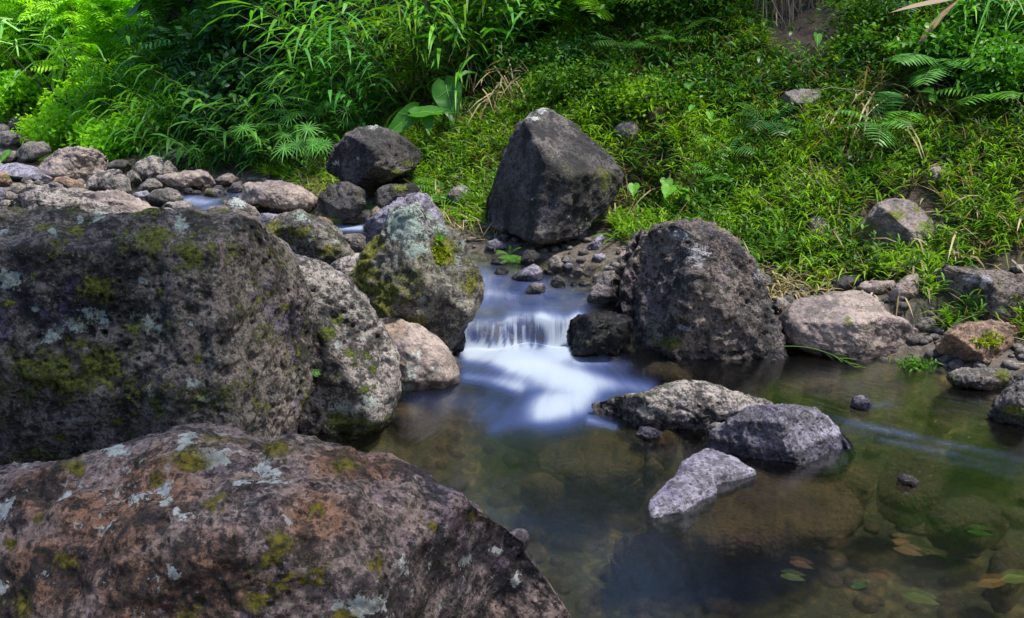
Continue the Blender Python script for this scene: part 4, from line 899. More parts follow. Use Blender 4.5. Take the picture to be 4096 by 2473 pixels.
# ---- ginger thicket
def ginger(base, label, n=7, h=1.0, lean=(-.3, -.3), mat='ginger', seed=0, ll=.44, spread=.13, lw=.034, name='ginger_plant', cat='plant', group='ginger plants of the thicket'):
    rs = np.random.default_rng(seed + 900); lv = Leaves(); st = []
    for k in range(n):
        a = rs.uniform(0, 2 * np.pi); hh = h * rs.uniform(.6, 1.1)
        d = np.array([math.cos(a) * .35 + lean[0], math.sin(a) * .35 + lean[1], 1.0]) * hh
        b = base + np.array([rs.normal(0, spread), rs.normal(0, spread), 0]); b[2] = gz_at(b[None, :2])[0] - .03
        t = np.linspace(0, 1, 7)[:, None]
        pts = b + d * t + np.array([lean[0], lean[1], -.35]) * hh * .5 * t ** 2.5
        st.append(tube(pts, np.linspace(.011, .004, 7), 5))
        m = rs.integers(12, 17); tt = np.linspace(.12, 1, m)
        c = np.stack([np.interp(tt, t[:, 0], pts[:, i]) for i in range(3)], 1)
        ax = unit(np.stack([np.interp(tt, t[:, 0], np.gradient(pts[:, i])) for i in range(3)], 1))
        az = rs.uniform(0, np.pi); sd = np.array([math.cos(az), math.sin(az), 0])
        sg = np.where(np.arange(m) % 2, 1, -1)[:, None]
        D = unit(sd * sg * .8 + ax * .75 + rs.normal(0, .12, (m, 3)))
        lv.add(c, D, ll * rs.uniform(.7, 1.1, m), lw * rs.uniform(.8, 1.25, m), rs.uniform(.35, .95, m), None, .3, 'lance', rs)
    plant(name, label, cat, base, group, [('stem', *join(st), STEM), ('foliage', *lv.get(), ML[mat])])
for k, (x, y, lab, kw) in enumerate([
    (800, 300, 'ginger plant at the left end of the thicket, over the umbrella sedges', dict(h=.9, lean=(-.35, -.3))),
    (850, 275, 'ginger plant with broad arching leaves above the dark squat boulder', dict(h=1.1, lean=(-.3, -.3))),
    (905, 300, 'low ginger plant right behind the top of the dark squat boulder', dict(h=.7, lean=(-.2, -.35), ll=.3)),
    (930, 235, 'tall ginger plant in the middle of the thicket, leaning left', dict(h=1.25, lean=(-.35, -.25), n=9)),
    (880, 205, 'ginger plant at the dark upper left edge of the thicket', dict(h=1.1, lean=(-.4, -.25))),
    (990, 255, 'bright ginger plant just left of the big heart shaped leaves', dict(h=.95, lean=(-.2, -.35), mat='grass', n=9)),
    (1040, 215, 'yellow green ginger plant at the heart of the thicket', dict(h=1.0, lean=(-.15, -.35), mat='grass', n=9)),
    (1010, 160, 'ginger plant high in the thicket with silvery upper leaves', dict(h=1.1, lean=(-.25, -.25))),
    (1090, 235, 'ginger plant with browned lower stems, right of the big heart shaped leaves', dict(h=.9, lean=(-.05, -.35))),
    (1110, 165, 'ginger plant behind the brown stems at the thicket centre', dict(h=1.1, lean=(-.05, -.3), mat='grass')),
    (1170, 190, 'ginger plant at the lower right of the thicket, over dry stalks', dict(h=.85, lean=(.05, -.3))),
    (1180, 115, 'tall ginger plant reaching the top edge with wide pale leaves', dict(h=1.2, lean=(-.05, -.2), lw=.045, ll=.42)),
    (1250, 130, 'tall ginger plant at the right end of the thicket with wide blades', dict(h=1.1, lean=(.1, -.25), lw=.045, ll=.42)),
    (1090, 85, 'ginger plant at the top of the picture above the thicket centre', dict(h=1.0, lean=(-.1, -.2))),
    (960, 95, 'ginger plant at the top left of the thicket against the dark trunk', dict(h=.9, lean=(-.35, -.2))),
    (1290, 70, 'wide bladed ginger plant beside the yellow ferns at the top edge', dict(h=1.0, lean=(.05, -.25), lw=.045)),
    (690, 375, 'drooping grassy ginger overhanging the big smooth tan boulder', dict(h=.75, lean=(-.35, -.3), mat='fern', ll=.3)),
    (745, 400, 'low drooping ginger left below the umbrella sedges', dict(h=.5, lean=(-.15, -.35), mat='fern', ll=.26)),
    (560, 400, 'grassy ginger in shade above the long sloping slab', dict(h=.6, lean=(-.2, -.3), mat='darkfern', ll=.3)),
    (420, 375, 'grassy ginger in shade behind the large split boulder', dict(h=.7, lean=(-.25, -.3), mat='mid', ll=.32)),
    (490, 360, 'grassy ginger with bowed tips behind the dark peaked boulder', dict(h=.8, lean=(.1, -.3), mat='mid', ll=.32)),
    (350, 350, 'grassy ginger at the border of light and shade', dict(h=.6, lean=(-.2, -.3), mat='bright', ll=.34)),
    (470, 290, 'arching grass clump high in the shaded middle left', dict(h=1.0, lean=(-.2, -.3), mat='mid', ll=.45, n=9)),
    (590, 310, 'arching grass clump beside the bluish bushes', dict(h=.9, lean=(-.25, -.3), mat='darkfern', ll=.42, n=9)),
    (330, 270, 'arching grass clump below the feathery sunlit trees', dict(h=.8, lean=(-.3, -.3), mat='bright', ll=.5, n=9))]):
    ginger(gpt(x, y), lab, seed=k, **(dict(n=8) | kw))

# ---- umbrella sedges
def sedge(base, label, n=9, h=.55, seed=0):
    rs = np.random.default_rng(seed + 400); lv = Leaves(); st = []
    for k in range(n):
        b = base + np.array([rs.normal(0, .12), rs.normal(0, .1), -.02])
        tip = b + np.array([rs.normal(-.08, .16), rs.normal(-.1, .12), h * rs.uniform(.6, 1.15)])
        pts = wig(b, tip, 5, .006, rs); st.append(tube(pts, np.linspace(.005, .003, 5), 4))
        m = 16; a = np.linspace(0, 2 * np.pi, m, endpoint=False) + rs.uniform(0, 1)
        nrm = unit(np.array([rs.normal(0, .3), rs.normal(-.4, .3), 1.0]))
        e1 = unit(np.cross(nrm, [1, .2, 0])); e2 = np.cross(nrm, e1)
        D = np.cos(a)[:, None] * e1 + np.sin(a)[:, None] * e2 + nrm * .15
        lv.add(np.tile(tip, (m, 1)), D, .15 * rs.uniform(.75, 1.1, m), .011, .3, nrm, .1, 'lance', rs)
    plant('umbrella_sedge', label, 'sedge', base, 'umbrella sedges beside the dark squat boulder', [('stem', *join(st), STEM), ('foliage', *lv.get(), ML['sedge'])])
for k, (x, y, lab, n, h) in enumerate([
    (760, 430, 'umbrella sedge touching the left side of the dark squat boulder', 9, .42), (735, 385, 'umbrella sedge with pale starry heads left of the dark squat boulder', 10, .5),
    (785, 375, 'umbrella sedge behind the left shoulder of the dark squat boulder', 9, .5), (700, 405, 'lowest umbrella sedge, above the big smooth tan boulder', 8, .4),
    (755, 335, 'upper umbrella sedge under the ginger thicket', 10, .55), (715, 340, 'upper left umbrella sedge against the dark shade', 9, .5)]):
    sedge(gpt(x, y), lab, n, h, k)

# ---- ferns
def fern(base, label, n=7, L=.35, mat='fern', seed=0, face=(0, -.6), pairs=13, name='fern', group='ferns on the bank', elev=.8, droop=.45, ll=.3, lw=.035):
    rs = np.random.default_rng(seed + 700); lv = Leaves(); st = []
    for k in range(n):
        a = 2 * np.pi * k / n + rs.uniform(-.4, .4)
        D = unit(np.array([math.cos(a) + face[0], math.sin(a) + face[1], elev * rs.uniform(.6, 1.3)]))
        ln = L * rs.uniform(.65, 1.1)
        lv.fronds(base, D, ln, pairs, ll, lw, droop, None, .35, .15, rs)
        t = np.linspace(0, 1, 6)[:, None]
        st.append(tube(base + D * ln * t - np.array([0, 0, 1.]) * droop * ln * t * t, np.linspace(.004, .0015, 6), 4))
    plant(name, label, 'fern', base, group, [('stalk', *join(st), STEM), ('fronds', *lv.get(), ML[mat])])
for k, (x, y, lab, kw) in enumerate([
    (1225, 625, 'pale green fern hanging in the hollow below the dark pyramid boulder', dict(L=.15, n=9, face=(0, -.9), mat='fern')),
    (888, 462, 'small fern on the ledge under the dark squat boulder', dict(L=.16, n=7)),
    (1065, 475, 'drooping fern left of the round lichened rock', dict(L=.35, n=7)),
    (2250, 200, 'big pale fern with layered fronds on the upper right slope', dict(L=.65, n=9, pairs=20, mat='sedge', face=(-.3, -.9))),
    (2110, 345, 'broad pale fern frond low on the right slope', dict(L=.4, n=6, mat='sedge', face=(-.5, -.8))),
    (1690, 90, 'light fern hanging by the dark rock high on the slope', dict(L=.4, n=6)),
    (1840, 335, 'dark small fern below the flat pale rock', dict(L=.35, n=7, mat='darkfern')),
    (1620, 135, 'fern near the upper middle slope in shade', dict(L=.35, n=6)),
    (1340, 60, 'yellow lit fern at the top edge, left one of the bright pair', dict(L=.75, n=9, pairs=18, mat='bright')),
    (1430, 55, 'yellow lit fern at the top edge, right one of the bright pair', dict(L=.7, n=9, pairs=18, mat='bright')),
    (1730, 440, 'fern in the dark gap above the rough brown boulder', dict(L=.3, n=6)),
    (1745, 400, 'pale fern frond over the dark gap above the rough brown boulder', dict(L=.28, n=5, mat='sedge')),
    (2380, 280, 'fern at the right edge of the slope', dict(L=.5, n=7)),
    (2320, 60, 'fern at the top right corner of the slope', dict(L=.42, n=8, pairs=16)),
    (2170, 55, 'fern with limp fronds beside the dead leaf', dict(L=.4, n=7, mat='darkfern')),
    (1500, 150, 'dull fern under the yellow lit pair', dict(L=.4, n=6, mat='darkfern')),
    (900, 520, 'low dark fern in the hollow by the flat topped ledge rock', dict(L=.22, n=7, mat='darkfern')),
    (1010, 445, 'yellowish fern tuft right of the flat topped ledge rock', dict(L=.3, n=8, mat='fern'))]):
    kw['L'] = kw['L'] * 1.05; fern(gpt(x, y) + np.array([0, -.03, .1 if y < 430 else .03]), lab, seed=k, **kw)
V, D_, T_ = [v for k_, v in ROCKS.items() if k_.startswith('tall pitted grey')][0]
def on_rock(key, x, y):
    V = [v[0] for k_, v in ROCKS.items() if key in k_][0]
    pp, z = project(V); q = px('f', (x, y))[0]
    m = np.nonzero(((pp - q) ** 2).sum(1) < 14 ** 2)[0]
    return V[m[np.argmin(z[m])]]
fern(on_rock('tall pitted grey', 742, 890), 'tiny bright fern growing from the side of the tall pitted boulder', n=7, L=.075, seed=40, mat='sedge', elev=.3, pairs=8, lw=.08)
b = on_rock('tall pointed mossy', 1063, 580); lv = Leaves()
lv.add(np.tile(b, (5, 1)), np.array([(-.15, -.1, 1), (.7, -.3, .65), (.3, -.5, .8), (-.4, -.4, .5), (.15, -.2, .9)]), np.array([.085, .075, .06, .04, .05]), .018, .15, None, .2)
VM, FM = lv.get(); ms = Leaves(); rs = np.random.default_rng(5)
mp = np.array([on_rock('tall pointed mossy', 1063 + rs.normal(0, 9), 592 + abs(rs.normal(0, 18))) for _ in range(60)])
ms.add(np.repeat(mp, 6, 0), rs.normal(0, .6, (360, 3)) + np.array([0, -.5, .5]), .022, .006, .2, prof='tiny', rs=rs)
plant('seedling', 'tiny seedling in a cushion of yellow moss on the tall pointed mossy boulder', 'plant', b, None, [('leaves', VM, FM, ML['taro']), ('moss_cushion', *ms.get(), ML['moss'])])
# moss cushion on the orange boulder
mp = np.array([on_rock('orange tan boulder with', 2380 + rs.normal(0, 17), 816 + rs.normal(0, 7)) for _ in range(70)])
ms = Leaves(); ms.add(np.repeat(mp, 6, 0), rs.normal(0, .8, (420, 3)) + np.array([0, -.4, .6]), .024, .005, .2, prof='tiny', rs=rs)
V, F = ms.get(); thing_np('moss', V, F, ML['moss'], 'yellow green moss tuft on top of the orange tan boulder', 'moss')

# ---- large heart shaped leaves
def taro(label, leaves, base, name='taro_plant', mat='taro', group=None):
    base = np.asarray(base); st = []; parts = []; rib = []
    for (a, d, L, W, dr, upv) in leaves:
        a = np.asarray(a, float); d = unit(np.asarray(d, float))
        u = unit(np.asarray(upv, float)); sd = unit(np.cross(d, u)); n = np.cross(sd, d)
        ts = np.linspace(-.22, 1, 15); rows = []
        for t in ts:
            wv = (math.sqrt(max(0, 1 - ((t - .12) / .36) ** 2)) if t < .12 else (1 - ((t - .12) / .88) ** 1.25)) * .5 * W
            cc = a + d * L * t - np.array([0, 0, 1.]) * dr * L * max(t, 0) ** 2
            rows.append([cc + sd * wv * f + n * (.10 * W * abs(f) + .016 * L * math.sin(t * 15 + f * 3)) + (-d * .10 * L * abs(f) if t < .1 else 0) for f in (-1, -.66, -.33, 0, .33, .66, 1)])
        R = np.array(rows).reshape(-1, 3)
        parts.append(('leaf', R, grid_faces(15, 7), ML[mat]))
        rib.append(tube(R.reshape(15, 7, 3)[1:, 3] + n * .004 * L, np.linspace(.012, .003, 14) * L, 4))
        for i in (3, 6, 9):
            for e_ in (0, 6): rib.append(tube(np.linspace(R.reshape(15, 7, 3)[i, 3], R.reshape(15, 7, 3)[min(14, i + 2), e_], 4) + n * .006 * L, np.linspace(.006, .002, 4) * L, 4))
        t = np.linspace(0, 1, 7)[:, None]; mid = (base + a) / 2 + np.array([0, 0, .12 * np.linalg.norm(a - base)])
        st.append(tube((1 - t) ** 2 * base + 2 * t * (1 - t) * mid + t * t * a, np.linspace(.012, .006, 7) * min(1, L / .4), 5))
    parts += [('stalk', *join(st), STEM), ('leaf_ribs', *join(rib), RIB)]
    plant(name, label, 'plant', base, group, parts)
b = gpt(1010, 330)
tt = np.linalg.norm(b - CAM)
taro('plant with big heart shaped pale green leaves above the dark squat boulder',
     [(fp(990, 275, tt - .55), (-.75, -.25, -.62), .36, .17, .05, (.4, -.7, .6)), (fp(1010, 272, tt - .6), (.95, -.1, .1), .34, .16, .12, (0, -.5, .8)),
      (fp(1075, 215, tt - .5), (.25, -.35, -.95), .33, .26, .0, (-.1, -.9, .3)), (fp(1030, 285, tt - .6), (.1, -.5, -.9), .17, .1, .0, (0, -.9, .3))], b)
def weed(x, y, lab, sizes, seed, crop='f', mat='ginger', w=.85):
    rs = np.random.default_rng(seed + 77); b = gpt(x, y, crop); L = []
    for s_ in sizes:
        o = np.array([rs.normal(0, s_ * .9), rs.normal(-.06, s_ * .4), rs.uniform(.7, 1.6) * s_ + .05])
        d = np.array([o[0] * 1.5 + rs.normal(0, .2), -.8, rs.uniform(-.6, .1)])
        L.append((b + o, d, s_, s_ * w, .15, (rs.normal(0, .2), -.5, .9)))
    taro(lab, L, b, 'broadleaf_weed', mat, 'broad leaved weeds')
weed(1630, 520, 'heart leaved weed above the peak of the rough brown boulder', [.12, .1, .09, .08], 1)
weed(1575, 505, 'heart leaved weed in the gap left of the rough brown boulder top', [.11, .1, .07], 2)
weed(2200, 300, 'bluish heart leaved weed on the right slope', [.13, .12, .1], 3)
weed(1385, 575, 'pale arrow leaved weed right below the dark pyramid boulder', [.09, .06, .05], 4, w=.55)
weed(1700, 270, 'pair of round leaves on the slope above the dark gap', [.12, .1], 5)
weed(2020, 175, 'pale broad leaved weed right of the flat pale rock', [.16, .14, .12], 6, mat='taro', w=.4)
weed(2410, 120, 'yellowish broad leaved weed near the top right corner', [.15, .14], 7, mat='taro', w=.6)
weed(1690, 315, 'small leaved weed with upright stalks on the slope', [.1, .09, .08], 8, w=.6)
weed(20, 425, 'bright leaf hanging into the view at the far left cobbles', [.28, .16], 9, mat='taro', w=.45)

# ---- bushes and trees
def clump_pts(c, r, n, rs, shell=.55):
    d = unit(rs.normal(size=(n, 3))); d[:, 2] = np.abs(d[:, 2]) * .9 - .25
    return c + d * np.asarray(r) * (shell + (1 - shell) * rs.random((n, 1)))
def bush(name, label, base, r, h, mat, style='feather', n=60, per=5, seed=0, L=.45, cat='bush', group=None, trunk=True, face=-.4):
    rs = np.random.default_rng(seed + 300); lv = Leaves(); st = []
    c = base + np.array([0, 0, h * .5])
    lob = clump_pts(c, (r, r * .8, h * .5), max(5, n // 8), rs, .5)
    P = lob[rs.integers(0, len(lob), n)] + rs.normal(0, .22, (n, 3)) * np.array([r, r * .8, h * .5])
    for k in range(max(4, n // 9)):
        e = P[rs.integers(0, n)]
        st.append(tube(wig(base + rs.normal(0, .04, 3) * [1, 1, 0], e, 6, .03, rs), np.linspace(.028 * h ** .5, .006, 6), 5))
    Pn = np.repeat(P, per, 0); m = len(Pn)
    out = unit(Pn - c + rs.normal(0, .5, (m, 3))) 
    D = unit(out * np.array([1, 1, .5]) + rs.normal(0, .45, (m, 3)) + np.array([0, face, .25]))
    Pn = Pn + rs.normal(0, .06 * r, (m, 3))
    if style == 'feather': lv.fronds(Pn, D, L * rs.uniform(.6, 1.15, m), 7, .34, .085, .35, None, .5, .35, rs, 'tiny')
    elif style == 'leaf': lv.add(Pn, D, L * rs.uniform(.6, 1.2, m), L * .38, .35, None, .6, 'oval', rs)
    elif style == 'small':
        for q in range(4): lv.add(Pn + rs.normal(0, .07, (m, 3)), D + rs.normal(0, .6, (m, 3)), L * rs.uniform(.6, 1.2, m), L * .5, .2, None, .7, 'oval', rs)
    elif style == 'grass': lv.add(Pn, D + np.array([0, 0, .4]), L * rs.uniform(.7, 1.3, m), L * .045, rs.uniform(.3, .9, m), None, .4, 'blade', rs)
    elif style == 'broad': lv.add(Pn, D * np.array([1, 1, .3]) + np.array([0, 0, -.4]), L * rs.uniform(.6, 1.15, m), L * .62, .25, np.array([0, -.5, 1.]), .4, 'heart', rs)
    plant(name, label, cat, base, group, [('branches', *join(st), BARK), ('foliage', *lv.get(), ML[mat])])
FB = 'sunlit bushes at the far left'; SB = 'bushes in the shade'
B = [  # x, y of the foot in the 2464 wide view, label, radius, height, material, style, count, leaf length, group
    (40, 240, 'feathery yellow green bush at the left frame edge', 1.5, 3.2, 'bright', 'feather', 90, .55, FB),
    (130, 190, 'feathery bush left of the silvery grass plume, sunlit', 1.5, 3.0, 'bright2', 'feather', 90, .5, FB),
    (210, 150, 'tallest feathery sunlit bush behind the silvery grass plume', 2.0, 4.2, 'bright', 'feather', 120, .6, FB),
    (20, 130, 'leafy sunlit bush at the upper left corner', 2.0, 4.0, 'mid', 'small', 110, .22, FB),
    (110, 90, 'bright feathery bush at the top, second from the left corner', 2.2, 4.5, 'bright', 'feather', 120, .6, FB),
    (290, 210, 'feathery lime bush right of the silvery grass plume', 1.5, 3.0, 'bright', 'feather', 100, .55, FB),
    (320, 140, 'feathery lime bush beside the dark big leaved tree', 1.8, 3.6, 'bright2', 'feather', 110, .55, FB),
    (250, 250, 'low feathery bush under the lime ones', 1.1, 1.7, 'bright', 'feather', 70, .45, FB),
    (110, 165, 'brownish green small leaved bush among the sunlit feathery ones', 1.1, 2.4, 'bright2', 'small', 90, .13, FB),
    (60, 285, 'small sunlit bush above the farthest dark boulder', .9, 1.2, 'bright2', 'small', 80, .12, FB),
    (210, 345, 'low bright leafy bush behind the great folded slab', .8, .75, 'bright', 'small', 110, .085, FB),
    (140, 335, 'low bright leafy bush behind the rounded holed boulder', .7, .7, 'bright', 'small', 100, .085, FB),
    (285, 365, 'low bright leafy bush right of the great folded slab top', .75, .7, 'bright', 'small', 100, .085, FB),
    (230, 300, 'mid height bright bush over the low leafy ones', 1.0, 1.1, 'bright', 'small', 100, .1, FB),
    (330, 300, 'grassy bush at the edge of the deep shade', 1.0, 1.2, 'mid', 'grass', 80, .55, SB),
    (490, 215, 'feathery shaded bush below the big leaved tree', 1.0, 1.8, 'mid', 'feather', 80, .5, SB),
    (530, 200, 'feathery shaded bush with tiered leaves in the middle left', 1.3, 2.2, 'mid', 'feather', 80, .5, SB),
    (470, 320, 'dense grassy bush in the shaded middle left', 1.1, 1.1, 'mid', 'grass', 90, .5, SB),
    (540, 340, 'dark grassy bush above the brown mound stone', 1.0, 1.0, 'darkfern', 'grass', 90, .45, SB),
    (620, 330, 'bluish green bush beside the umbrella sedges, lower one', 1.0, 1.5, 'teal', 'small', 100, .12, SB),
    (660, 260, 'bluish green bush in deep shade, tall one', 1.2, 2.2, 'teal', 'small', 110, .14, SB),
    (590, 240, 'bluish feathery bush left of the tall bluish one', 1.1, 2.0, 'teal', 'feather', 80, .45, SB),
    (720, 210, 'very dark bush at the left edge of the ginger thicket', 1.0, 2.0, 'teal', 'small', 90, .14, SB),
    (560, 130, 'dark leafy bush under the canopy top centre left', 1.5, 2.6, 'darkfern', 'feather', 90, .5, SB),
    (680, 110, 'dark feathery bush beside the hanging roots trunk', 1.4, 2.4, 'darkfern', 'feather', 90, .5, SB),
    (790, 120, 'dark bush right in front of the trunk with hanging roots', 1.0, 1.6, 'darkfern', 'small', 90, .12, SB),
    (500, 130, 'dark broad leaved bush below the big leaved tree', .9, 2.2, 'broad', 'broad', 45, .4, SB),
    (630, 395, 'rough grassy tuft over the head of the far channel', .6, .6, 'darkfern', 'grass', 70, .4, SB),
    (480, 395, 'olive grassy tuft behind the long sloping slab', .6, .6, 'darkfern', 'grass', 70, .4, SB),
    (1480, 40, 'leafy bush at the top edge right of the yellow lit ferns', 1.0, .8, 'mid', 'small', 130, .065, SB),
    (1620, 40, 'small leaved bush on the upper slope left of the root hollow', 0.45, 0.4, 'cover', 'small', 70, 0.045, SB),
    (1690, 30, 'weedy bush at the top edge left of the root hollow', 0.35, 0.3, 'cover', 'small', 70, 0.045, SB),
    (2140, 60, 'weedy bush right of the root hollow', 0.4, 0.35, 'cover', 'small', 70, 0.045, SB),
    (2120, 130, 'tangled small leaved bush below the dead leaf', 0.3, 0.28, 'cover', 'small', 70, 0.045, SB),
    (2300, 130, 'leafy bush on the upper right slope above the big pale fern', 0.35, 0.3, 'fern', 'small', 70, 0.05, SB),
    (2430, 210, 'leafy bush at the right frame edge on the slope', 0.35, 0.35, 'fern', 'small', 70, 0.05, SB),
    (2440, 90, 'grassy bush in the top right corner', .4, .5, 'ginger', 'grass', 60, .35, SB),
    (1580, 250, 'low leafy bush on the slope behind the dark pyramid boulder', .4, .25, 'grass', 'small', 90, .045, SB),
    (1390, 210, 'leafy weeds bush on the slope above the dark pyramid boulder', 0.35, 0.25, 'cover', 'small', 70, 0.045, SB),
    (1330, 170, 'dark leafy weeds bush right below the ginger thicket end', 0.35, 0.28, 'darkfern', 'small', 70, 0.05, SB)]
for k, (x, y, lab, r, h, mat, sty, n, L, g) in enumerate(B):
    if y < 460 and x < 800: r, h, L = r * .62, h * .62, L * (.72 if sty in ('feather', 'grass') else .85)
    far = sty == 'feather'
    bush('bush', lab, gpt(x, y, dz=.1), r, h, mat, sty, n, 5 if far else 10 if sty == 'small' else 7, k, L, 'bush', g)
# silvery grass plume
bush('silver_grass', 'silvery white green grass plume in the sun at the far left', gpt(170, 290), 1.0, 1.5, 'silver', 'grass', 70, 1.0, 70, .95, 'grass', None)
bush('silver_grass', 'smaller silvery grass plume right below the bigger one', gpt(235, 305), .7, .8, 'silver', 'grass', 45, .8, 71, .6, 'grass', None)
def tree(label, base, top, crown_c, crown_r, mat, style, n, per, L, seed=0, r0=.16, roots=0, lowest=None):
    rs = np.random.default_rng(seed + 1300); lv = Leaves(); tr = []; br = []
    base = np.asarray(base); top = np.asarray(top)
    pts = wig(base - [0, 0, .3], top, 9, .035, rs)
    tr.append(tube(pts, np.linspace(r0, r0 * .55, 9) * (1 + .7 * np.exp(-np.linspace(0, 6, 9))), 10))
    lob = clump_pts(np.asarray(crown_c), crown_r, 26, rs, .5)
    for l in lob:
        b0 = pts[rs.integers(5, 9)]
        br.append(tube(wig(b0, l, 7, .07, rs), np.linspace(r0 * .35, .012, 7), 6))
    P = lob[rs.integers(0, len(lob), n)] + rs.normal(0, .2, (n, 3)) * np.asarray(crown_r)
    Pn = np.repeat(P, per, 0); m = len(Pn); Pn = Pn + rs.normal(0, .2, (m, 3))
    D = unit(unit(Pn - np.asarray(crown_c)) * [1, 1, .4] + rs.normal(0, .5, (m, 3)))
    if style == 'feather': lv.fronds(Pn, D, L * rs.uniform(.6, 1.1, m), 7, .34, .085, .35, None, .5, .3, rs, 'tiny')
    elif style == 'broad': lv.add(Pn, D * [1, 1, .3] + [0, 0, -.45], L * rs.uniform(.6, 1.1, m), L * .6, .25, np.array([0, -.5, 1.]), .4, 'heart', rs)
    else: lv.add(Pn, D, L * rs.uniform(.6, 1.1, m), L * .42, .3, None, .6, 'oval', rs)
    parts = [('trunk', *join(tr), BARK), ('branches', *join(br), BARK), ('crown', *lv.get(), ML[mat])]
    if roots:
        rt = []
        for k in range(roots):
            q = pts[rs.integers(3, 8)] + rs.normal(0, .28, 3) * [1, .6, .6] + [0, -.15, .2]
            rt.append(tube(wig(q, q + [rs.normal(0, .12), rs.normal(-.1, .06), -rs.uniform(.6, 1.7)], 6, .02, rs), np.linspace(.012, .004, 6), 4))
        parts.append(('hanging_roots', *join(rt), ROOT))
    plant('tree', label, 'tree', base, None, parts)
b = gpt(860, 165)
tree('dark tree with dry hanging roots on its trunk, left of the ginger thicket', b, b + [.1, .5, 3.2], b + [.9, .5, 4.3], (1.5, 1.5, 1.0), 'darkfern', 'leaf', 300, 14, .26, 1, .2, 60)
b = gpt(520, 150)
tree('dark tree with big drooping leaves over the shaded middle left', b, b + [.1, -.2, 2.3], b + [.1, -.7, 2.05], (.8, .8, .7), 'broad', 'broad', 60, 7, .48, 2, .15)
b = gpt(60, 10)
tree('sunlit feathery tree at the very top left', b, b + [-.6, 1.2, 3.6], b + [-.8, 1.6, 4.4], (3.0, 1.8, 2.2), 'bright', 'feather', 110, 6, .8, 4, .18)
b = gpt(1900, 60)  # unseen crown, leaves thickened to shade the upper slope
tree('shade casting tree above the root hollow at the top right, crown out of view', b + [.2, .9, 0], b + [.5, 1.7, 3.6], b + [.6, 1.9, 4.8], (2.2, 1.7, 1.0), 'darkfern', 'leaf', 300, 12, .24, 6, .24)
b = np.array([6.4, 8.6, gz_at(np.array([[6.4, 8.6]]))[0]])  # added out of view to darken the upper right slope
tree('unseen tree added up the right slope to shade the big pale fern', b, b + [-.6, -.2, 2.6], b + [-1.0, -.2, 3.6], (2.4, 2.0, 1.0), 'darkfern', 'leaf', 260, 12, .24, 9, .2)
b = np.array([-3.4, -1.6, gz_at(np.array([[-3.4, -1.6]]))[0]])  # out of view, added to keep sun off the nearest boulders
tree('unseen tree added on the near left bank to shade the rust brown boulder', b, np.array([-1.0, -.6, 6.0]), (.7, .6, 7.2), (1.9, 1.8, .8), 'mid', 'leaf', 120, 13, .26, 8, .2)
# root curtain in the hollow
rs = np.random.default_rng(12); rt = []
for k in range(70):
    q = gpt(1930, 4) + [rs.uniform(-.4, .4), rs.uniform(-.1, .02), rs.uniform(.12, .3)]
    rt.append(tube(wig(q, q + [rs.normal(0, .08), rs.normal(-.12, .06), -rs.uniform(.35, .95)], 6, .012, rs), np.linspace(.009, .003, 6), 4))
V, F = join(rt); thing_np('hanging_roots', V, F, ROOT, 'curtain of dry roots hanging in the dark hollow at the top of the slope', 'roots')
# dry stalks under the ginger
def stalks(label, x, y, n, h, seed, mat='dry', sx=.15, droop=.5, L=.3):
    rs = np.random.default_rng(seed + 2100); lv = Leaves(); b = gpt(x, y)
    P = b + rs.normal(0, 1, (n, 3)) * [sx, sx * .5, 0]; P[:, 2] = gz_at(P[:, :2]) + rs.uniform(0, h, n)
    lv.add(P, rs.normal(0, .5, (n, 3)) + [0, -.5, -.1], L * rs.uniform(.5, 1.2, n), .012, droop, None, .5, 'blade', rs)
    V, F = lv.get(); thing_np('dry_grass', V, F, ML[mat], label, 'dry grass', 'tufts of dry grass')
stalks('brown dead stalks under the ginger plants at the thicket centre', 1120, 240, 60, .5, 1, L=.4)
stalks('brown dead stalks hanging at the lower right of the thicket', 1200, 260, 60, .4, 2, L=.35)
stalks('dry grass on the small dark bank right of the dark pyramid boulder', 1500, 520, 110, .05, 3, sx=.22)
stalks('dry grass heap behind the right side of the rough brown boulder', 1900, 690, 140, .03, 4, sx=.16, L=.2)
stalks('dry grass on the low tan boulder rear edge', 2040, 700, 90, .03, 5, sx=.2, L=.16)
stalks('dry grass lying on the long brown boulder', 2300, 640, 110, .14, 6, sx=.28, L=.2)
stalks('dry grass left of the rounded mossy boulder', 2060, 560, 70, .03, 7, sx=.2, L=.2)
stalks('dry roots and grass under the big pale fern', 2130, 280, 90, .15, 8, sx=.2, L=.45)
stalks('dry grass on the slope above the reddish rock', 1570, 190, 80, .05, 9, sx=.3, L=.25)
stalks('dry grass beside the dark rock high up the slope', 1700, 70, 60, .15, 10, sx=.25, L=.35)
# dead frond, twisted and brown, high on the right
b = gpt(2240, 95); lv = Leaves(); c = b + [0, -.35, .25]
lv.add(np.array([c, c, c + [.02, 0, 0], c + [.3, 0, .03], c + [.1, 0, .05]]), np.array([(-1, -.2, -.1), (-.9, -.3, -.55), (.8, -.3, .1), (-1, -.2, .3), (.6, -.2, -.5)]), np.array([.5, .42, .4, .45, .3]), np.array([.05, .06, .04, .035, .03]), np.array([.1, .5, .3, -.1, .3]), None, .4)
V, F = lv.get(); thing_np('dead_leaf', V, F, ML['brownfrond'], 'long dead curled leaf hanging on the upper right slope', 'dead leaf')
